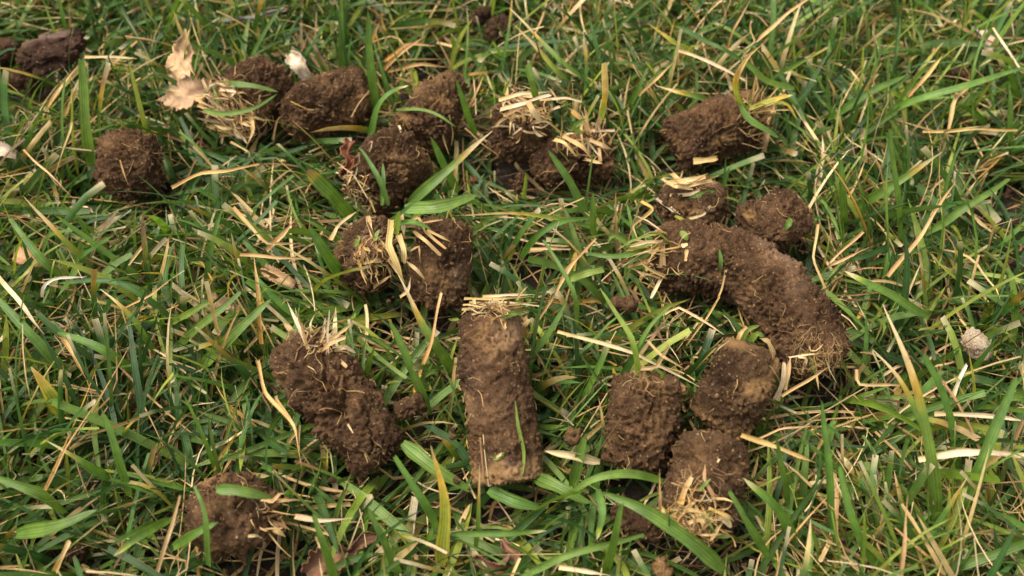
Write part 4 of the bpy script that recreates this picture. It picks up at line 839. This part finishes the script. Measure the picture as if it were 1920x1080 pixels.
 ("yellow-green blade with dry tip above the bottom left veined blade", 'strawtip', 0.18, [(198, 888, 1.8), (150, 862, 2.6), (88, 827, 2.9)]),
 ("wide ochre-stained blade at the left edge of the lawn", 'yellow', 0.50, [(122, 778, 1.5), (92, 735, 2.4), (58, 688, 2.9)]),
 ("green blade reaching right to the bottom left clod", 'green', 0.26, [(325, 1026, 2.0), (366, 1000, 2.7), (410, 978, 2.9)]),
 ("broad veined blade slanting under the left of the straight plug", 'light', 0.40, [(755, 830, 2.0), (805, 872, 2.1), (880, 918, 1.7)]),
 ("broad veined blade running out from under the foot of the straight plug", 'light', 0.40, [(1000, 893, 1.6), (1053, 918, 1.9), (1102, 944, 1.7)]),
 ("dark veined blade lying below the foot of the straight plug", 'green', 0.34, [(916, 918, 1.6), (963, 939, 1.8), (1020, 954, 1.6)]),
 ("thin upright stalk with orange tip at the foot of the straight plug", 'strawtip', 0.13, [(892, 1028, 1.6), (898, 955, 2.8), (899, 872, 3.6)]),
 ("green blade lying level near the bottom centre", 'paletip', 0.18, [(846, 1001, 2.0), (935, 1000, 2.4), (1026, 995, 2.3)]),
 ("pale straw lying nearly level at the bottom edge", 'pale', 0.15, [(1048, 1062, 2.2), (1098, 1070, 2.3), (1145, 1079, 2.2)]),
 ("upright green blade at the bottom, below the short sprouting plug", 'green', 0.27, [(1132, 1082, 1.4), (1150, 1012, 2.8), (1165, 944, 3.6)]),
 ("long yellow-green blade running level along the bottom centre", 'light', 0.20, [(978, 1080, 1.8), (1085, 1036, 2.4), (1206, 1003, 2.4)]),
 ("dusty pale-tipped blade hanging below the short sprouting plug", 'paletip', 0.20, [(1122, 918, 2.5), (1130, 962, 2.6), (1119, 1012, 2.2)]),
 ("broad green blade leaning between the straight plug and the sprouting plug", 'green', 0.30, [(1073, 912, 1.5), (1085, 862, 2.2), (1097, 815, 2.7)]),
 ("green blade arching below the foot of the short sprouting plug", 'light', 0.22, [(1244, 903, 2.2), (1178, 886, 3.0), (1111, 899, 3.0), (1052, 941, 2.2)]),
 ("long broad blade slanting down past the straw-bearded plug", 'green', 0.38, [(1356, 1070, 1.7), (1296, 1014, 2.6), (1207, 955, 3.0), (1128, 922, 2.8)]),
 ("greyish tan blade lying between the straight plug and the sprouting plug", 'grey', 0.24, [(1125, 866, 2.0), (1075, 855, 2.3), (1021, 845, 2.3)], dict(shape='blade')),
 ("thin straw standing left of the straw-bearded plug", 'straw', 0.09, [(1238, 972, 2.0), (1237, 930, 2.8), (1237, 880, 3.3)]),
 ("pale-tipped green blade right of the straw-bearded plug", 'paletip', 0.26, [(1492, 1016, 1.6), (1452, 948, 2.8), (1393, 896, 3.2)]),
 ("narrow upright blade right of the straw-bearded plug", 'green', 0.22, [(1477, 948, 1.4), (1466, 885, 2.6), (1455, 818, 3.5)]),
 ("tall upright green blade below the long bent plug", 'green', 0.22, [(1565, 1018, 1.4), (1552, 890, 3.0), (1541, 750, 4.4)]),
 ("green blade leaning right against the straw-bearded plug's lower side", 'green', 0.22, [(1440, 1045, 1.6), (1400, 975, 2.8), (1368, 922, 3.2)]),
 # right front
 ("tallest blade on the right, brown dry tip and green foot", 'strawtip', 0.34, [(1756, 985, 1.0), (1745, 850, 3.0), (1708, 700, 4.6), (1655, 570, 5.2)]),
 ("dry-tipped blade joining the tallest right blade from the left", 'strawtip', 0.26, [(1752, 880, 2.2), (1725, 790, 3.2), (1690, 715, 3.8), (1636, 655, 4.0)]),
 ("broad bright green blade rising right from the lower right corner", 'light', 0.34, [(1786, 968, 1.4), (1840, 865, 3.0), (1904, 712, 4.4)]),
 ("wide white straw lying level to the right edge", 'white', 0.20, [(1722, 862, 2.6), (1795, 848, 2.9), (1925, 854, 2.7)]),
 ("short yellow-brown blade standing at the foot of the white stone", 'yellow', 0.18, [(1826, 752, 1.6), (1823, 705, 2.6), (1815, 648, 3.4)]),
 ("level pale straw right of the tallest right blade", 'pale', 0.15, [(1752, 775, 2.4), (1830, 776, 2.6), (1925, 790, 2.4)]),
 ("white straw tipped to the left of the white stone's foot", 'white', 0.14, [(1785, 745, 2.2), (1800, 705, 2.6), (1812, 682, 2.7)]),
 ("angled tan straw in the grass below the long bent plug", 'straw', 0.11, [(1604, 692, 2.5), (1608, 720, 2.7), (1690, 722, 2.5)]),
 ("tan straw slanting down between long bent plug and tallest blade", 'straw', 0.11, [(1465, 742, 2.3), (1515, 712, 2.5), (1556, 686, 2.5)]),
 ("flat tan straws' longest one, pointing from the ochre-patched plug to the right", 'straw', 0.16, [(1390, 815, 2.2), (1455, 838, 2.5), (1530, 868, 2.2)]),
 ("curved thin tan straw right of the ochre-patched plug", 'straw', 0.07, [(1424, 822, 2.4), (1465, 804, 2.6), (1518, 799, 2.4)]),
 ("green blade leaning left at the lower right, left of the tallest blade", 'green', 0.26, [(1660, 1080, 1.4), (1600, 985, 2.8), (1575, 880, 3.6)]),
 ("straw rising from the bottom edge at the lower right, left one of a pair", 'straw', 0.12, [(1688, 1085, 2.0), (1696, 1000, 2.9), (1702, 928, 3.4)]),
 ("straw rising from the bottom edge at the lower right, right one of a pair", 'straw', 0.15, [(1768, 1080, 2.0), (1728, 1005, 2.7), (1690, 948, 3.0)]),
]
for h in HB: hero(h[0], h[1], h[2], h[3], **(h[4] if len(h) > 4 else {}))

# ------------------------------------------------------------------ the lawn itself
HOLES += [(at(800, 142, 0.8), 1.35), (at(1008, 525, 0.5), 0.6), (at(1690, 735, 0.5), 0.6), (at(60, 150, 0.5), 1.2), (at(1890, 390, 0.5), 0.9), (at(1800, 290, 0.5), 0.7)]
def field(rs, n, box, Lr, Wr, e0, drop, z0, kinds, mown=0.4, kink=0.0, M=8, tiller=1, hb=0.5, twist=50.0, probs=None):
    """n blades rooted in box; returns centre lines, side vectors, widths, colours"""
    x0, x1, y0, y1 = box
    k = -(-n // tiller)
    root = np.stack([rs.uniform(x0, x1, k), rs.uniform(y0, y1, k)], 1).repeat(tiller, 0)[:n] + rs.normal(size=(n, 2)) * (0.10 if tiller > 1 else 0)
    h0 = (rs.uniform(0, 2 * np.pi, k).repeat(tiller)[:n] + rs.normal(size=n) * 1.0) if tiller > 1 else rs.uniform(0, 2 * np.pi, n)
    # the lawn lies a little combed in places
    comb = perlin(np.c_[root * 0.10, np.full(n, 3.3)]) * 3.0 + 1.2
    h0 = np.where(rs.rand(n) < 0.30, comb + rs.normal(size=n) * 0.5, h0)
    L = rs.uniform(*Lr, n); W = rs.uniform(0, 1, n) ** 1.3 * (Wr[1] - Wr[0]) + Wr[0]
    s = np.linspace(0, 1, M + 1)[None]
    el = np.radians(rs.uniform(*e0, n))[:, None] - np.radians(rs.uniform(*drop, n))[:, None] * s ** 1.2
    hd = h0[:, None] + rs.normal(size=n)[:, None] * hb * s
    kk = (rs.rand(n) < kink)[:, None] * rs.normal(size=n)[:, None] * 1.2 * (s > rs.uniform(0.25, 0.8, n)[:, None])
    hd = hd + kk
    T = np.stack([np.cos(el) * np.cos(hd), np.cos(el) * np.sin(hd), np.sin(el)], -1)
    step = (L / M)[:, None, None]
    C = np.concatenate([np.zeros((n, 1, 3)), np.cumsum(0.5 * (T[:, 1:] + T[:, :-1]) * step, 1)], 1)
    C[..., :2] += root[:, None]
    C[..., 2] += rs.uniform(*z0, n)[:, None]
    C[..., 2] = np.where(C[..., 2] < 0.12, 0.12 + 0.1 * np.abs(np.sin(C[..., 0] * 3)), C[..., 2])
    S = unit(np.stack([-np.sin(hd), np.cos(hd), np.zeros_like(hd)], -1)); Nn = np.cross(T, S)
    tw = np.radians(rs.normal(size=n) * twist)[:, None] + np.radians(rs.normal(size=n) * twist)[:, None] * s
    tw = tw[..., None]; S, Nn = S * np.cos(tw) + Nn * np.sin(tw), Nn * np.cos(tw) - S * np.sin(tw)
    mw = (rs.rand(n) < mown)[:, None]
    w = np.where(mw, np.minimum(1, 0.55 + 3 * s) * (1 - 0.15 * s), np.minimum(1, 0.55 + 3 * s) * np.sqrt(np.clip(1 - s ** 2.4, 0, 1)) + 0.03) * W[:, None]
    # colours
    kd = rs.choice(len(kinds), n, p=probs)
    col = np.zeros((n, M + 1, 3)); dry = np.zeros(n, bool)
    pal = np.clip(rs.normal(size=n) * 0.95 + 1.4 + 0.9 * perlin(np.c_[root * 0.16, np.full(n, 8.8)]), 0, 3.999)
    i0 = pal.astype(int); f = (pal - i0)[:, None]
    base = GREENS[i0] * (1 - f) + GREENS[i0 + 1] * f
    base = base * np.stack([rs.uniform(0.85, 1.15, n), rs.uniform(0.93, 1.07, n), rs.uniform(0.70, 1.25, n)], 1)
    sw = STRAWS[rs.choice(len(STRAWS), n, p=[0.12, 0.25, 0.28, 0.24, 0.05, 0.06])] * rs.uniform(0.75, 1.12, (n, 1))
    for q, name in enumerate(kinds):
        m = kd == q
        if not m.any(): continue
        b = base[m][:, None]; t = np.broadcast_to(s[..., None], (m.sum(), M + 1, 1))
        if name == 'green': c = b * np.ones_like(t)
        elif name == 'tip':
            a0 = rs.uniform(0.35, 0.8, m.sum())[:, None, None]
            ch = sstep(0, 0.12, t - a0); cs = sstep(0.10, 0.22, t - a0)
            yel = OCHRE * rs.uniform(0.6, 1.0, (m.sum(), 1, 1))
            c = b * (1 - ch) + yel * ch; c = c * (1 - cs) + sw[m][:, None] * cs
        elif name == 'straw': c = sw[m][:, None] * (0.85 + 0.3 * t)
        elif name == 'yellow': c = GREENS[4] * rs.uniform(0.7, 1.2, (m.sum(), 1, 1)) * np.ones_like(t)
        elif name == 'brown': c = STRAWS[0] * rs.uniform(0.35, 1.1, (m.sum(), 1, 1)) * np.ones_like(t)
        col[m] = c
        if name in ('straw', 'brown'):
            dry[m] = True
            if len(kinds) > 2: w[m] *= 0.5
    # whitish sheath at the foot of green blades, frayed pale end on mown tips
    g = ~dry
    ft = (1 - sstep(0.0, 0.10, s))[..., None] * 0.5
    col[g] = col[g] * (1 - ft) + np.array((0.22, 0.24, 0.10)) * ft
    fr = (g & mw[:, 0] & (rs.rand(n) < 0.6))[:, None] * sstep(0.93, 1.0, s)
    col = col * (1 - fr[..., None]) + PALE * 0.8 * fr[..., None]
    return C, S, Nn, w, col, dry
def prune(rs, C):
    n, m, _ = C.shape; P = C.reshape(-1, 3); kill = np.zeros(n, bool)
    lo = P.min(0)
    luck = rs.rand(n)
    for a, b, r in BLOCK:
        c = (a + b) / 2; near = np.abs(P[:, 0] - c[0]) < 5.5
        near &= np.abs(P[:, 1] - c[1]) < 5.5
        ids = np.nonzero(near)[0]; 
        if not len(ids): continue
        Q = P[ids]; ab = b - a; t = np.clip(((Q - a) @ ab) / max(ab @ ab, 1e-6), 0, 1)
        X = a + t[:, None] * ab; d = Q - X; d3 = np.linalg.norm(d, axis=1); dh = np.hypot(d[:, 0], d[:, 1])
        small = r < 0.55
        ins = d3 < r * 0.98
        over = (dh < r * 1.0) & (d[:, 2] > 0)
        front = (dh >= r) & (dh < r + 2.4) & (d[:, 1] < 0.15) & (d[:, 2] > -r * 0.55 + 1.0 * (dh - r))
        bi = ids // m
        kill[bi[ins]] = True
        if small:
            kill[bi[over][luck[bi[over]] < 0.75]] = True
            kill[bi[front][luck[bi[front]] < 0.45]] = True
        else:
            kill[bi[over][luck[bi[over]] < 0.975]] = True
            kill[bi[front][luck[bi[front]] < 0.90]] = True
    for p, r in HOLES:
        d = np.hypot(P[:, 0] - p[0], P[:, 1] - p[1]); bi = np.nonzero((d < r) & (P[:, 2] > 0.55))[0] // m
        kill[bi[luck[bi] < 0.94]] = True
    return ~kill
def emit(name, sets, mat, label, cat):
    Vs, Fs, Cs, Us, off = [], [], [], [], 0
    for C, S, Nn, w, col, fold in sets:
        n, m, _ = C.shape
        lf = (fold[:, None] * w)[..., None] * Nn
        V = np.stack([C - S * w[..., None] / 2 + lf, C, C + S * w[..., None] / 2 + lf], 2)      # n, m, 3, 3
        i = np.arange(n * m * 3).reshape(n, m, 3)
        F = np.stack([i[:, :-1, :-1], i[:, :-1, 1:], i[:, 1:, 1:], i[:, 1:, :-1]], -1).reshape(-1, 4)
        Vs.append(V.reshape(-1, 3)); Fs.append(F + off); off += V.shape[0] * m * 3
        Cs.append(np.repeat(col[:, :, None], 3, 2).reshape(-1, 3))
        u = np.broadcast_to(np.array([0, .5, 1.0])[None, None], (n, m, 3)); v = np.broadcast_to(np.linspace(0, 1, m)[None, :, None], (n, m, 3))
        Us.append(np.stack([u, v], -1).reshape(-1, 2))
    o = link(name, make_mesh(name, np.vstack(Vs), np.vstack(Fs), mat, np.clip(np.vstack(Cs), .004, .9), np.vstack(Us)))
    tag(o, label, cat, kind="stuff")
def lawn():
    rs = np.random.RandomState(2024)
    box = (-25, 25, -5, 42); area = 50 * 47
    green, dry = [], []
    def add(n, **k):
        cl = k.pop('clump', False)
        C, S, Nn, w, col, d = field(rs, int(n), **k)
        keep = prune(rs, C) if k.get('box') == box else np.ones(len(C), bool)
        if cl: keep &= rs.rand(len(C)) < 0.15 + 0.85 * sstep(-0.05, 0.3, perlin(np.c_[C[:, 0, :2] * 0.28, np.full(len(C), 5.5)]))
        fold = np.where(d, rs.uniform(0.1, 0.65, len(C)), rs.uniform(0.04, 0.32, len(C)))
        for lst, m in ((green, keep & ~d), (dry, keep & d)): lst.append((C[m], S[m], Nn[m], w[m], col[m], fold[m]))
    # thatch, low leaves, standing leaves, loose straw
    add(area * 4.5, box=box, Lr=(1.2, 4.2), Wr=(0.03, 0.13), e0=(-6, 14), drop=(-8, 14), z0=(0.15, 0.9), kinds=['straw', 'brown'], probs=[0.72, 0.28], kink=0.35, mown=0.35, hb=0.5, M=5)
    add(area * 6.0, box=box, Lr=(1.5, 4.0), Wr=(0.07, 0.25), e0=(8, 42), drop=(12, 50), z0=(0.1, 0.7), kinds=['green', 'tip', 'yellow', 'straw'], probs=[0.80, 0.11, 0.05, 0.04], tiller=3, M=6)
    add(area * 6.0, box=box, Lr=(1.3, 3.8), Wr=(0.03, 0.12), e0=(20, 88), drop=(5, 70), z0=(0.1, 0.8), kinds=['green', 'tip', 'yellow', 'straw'], probs=[0.60, 0.14, 0.12, 0.14], tiller=2, mown=0.2, M=5)
    add(area * 7.0, box=box, Lr=(1.5, 4.2), Wr=(0.06, 0.24), e0=(35, 86), drop=(10, 75), z0=(0.1, 0.5), kinds=['green', 'tip', 'yellow', 'straw'], probs=[0.69, 0.18, 0.05, 0.08], tiller=3, mown=0.4, M=7)
    add(area * 3.6, box=box, Lr=(1.0, 4.5), Wr=(0.02, 0.075), e0=(-14, 26), drop=(-10, 30), z0=(0.8, 1.9), kinds=['straw'], kink=0.45, mown=0.35, hb=0.9, clump=True, M=7)
    add(area * 0.6, box=box, Lr=(1.5, 4.0), Wr=(0.10, 0.28), e0=(-12, 20), drop=(-5, 25), z0=(0.9, 1.9), kinds=['green', 'tip'], probs=[0.8, 0.2], M=7)
    # thinner lawn going on around
    for bx in ((-66, -25, -30, 92), (25, 66, -30, 92), (-25, 25, 42, 92), (-25, 25, -30, -5)):
        a = (bx[1] - bx[0]) * (bx[3] - bx[2])
        add(a * 1.2, box=bx, Lr=(2.0, 4.8), Wr=(0.16, 0.42), e0=(15, 75), drop=(20, 80), z0=(0.1, 0.5), kinds=['green', 'tip', 'straw'], probs=[0.70, 0.14, 0.16], M=4)
        add(a * 0.5, box=bx, Lr=(2.0, 5.0), Wr=(0.10, 0.24), e0=(-6, 20), drop=(-8, 20), z0=(0.3, 1.2), kinds=['straw'], M=3)
    emit("grass", green, M_GRASS, "mixed green lawn grass growing between the soil plugs", "grass")
    emit("dry_thatch", dry, M_STRAW, "tan dead grass and thatch matted among the green blades", "thatch")
lawn()

# ------------------------------------------------------------------ crumbs shed beside the plugs
def loose_crumbs():
    rs = np.random.RandomState(77); iv, jf = ico(); Vs, Fs = [], []
    big = [b for b in BLOCK if b[2] > 0.55]
    for k in range(1800):
        a, b, r = big[rs.randint(len(big))]; p = a + (b - a) * rs.rand(); th = rs.rand() * 6.28; d = r * rs.uniform(0.9, 1.9)
        q = np.array([p[0] + d * math.cos(th), p[1] + d * math.sin(th), rs.uniform(0.5, 1.9)])
        s_ = 0.015 + 0.085 * rs.rand() ** 4
        Vs.append(iv * s_ * rs.uniform(0.6, 1.2, 3) * (1 + rs.uniform(-0.3, 0.3, (len(iv), 1))) + q); Fs.append(jf + k * len(iv))
    n = 1800 * len(iv)
    o = link("loose_soil", make_mesh("loose_soil", np.vstack(Vs), np.vstack(Fs), M_SOIL, floats={"smear": np.zeros(n), "ochre": np.zeros(n)}, smooth=False))
    tag(o, "fine brown soil crumbs shed onto the grass around the plugs", "soil", kind="stuff")
loose_crumbs()
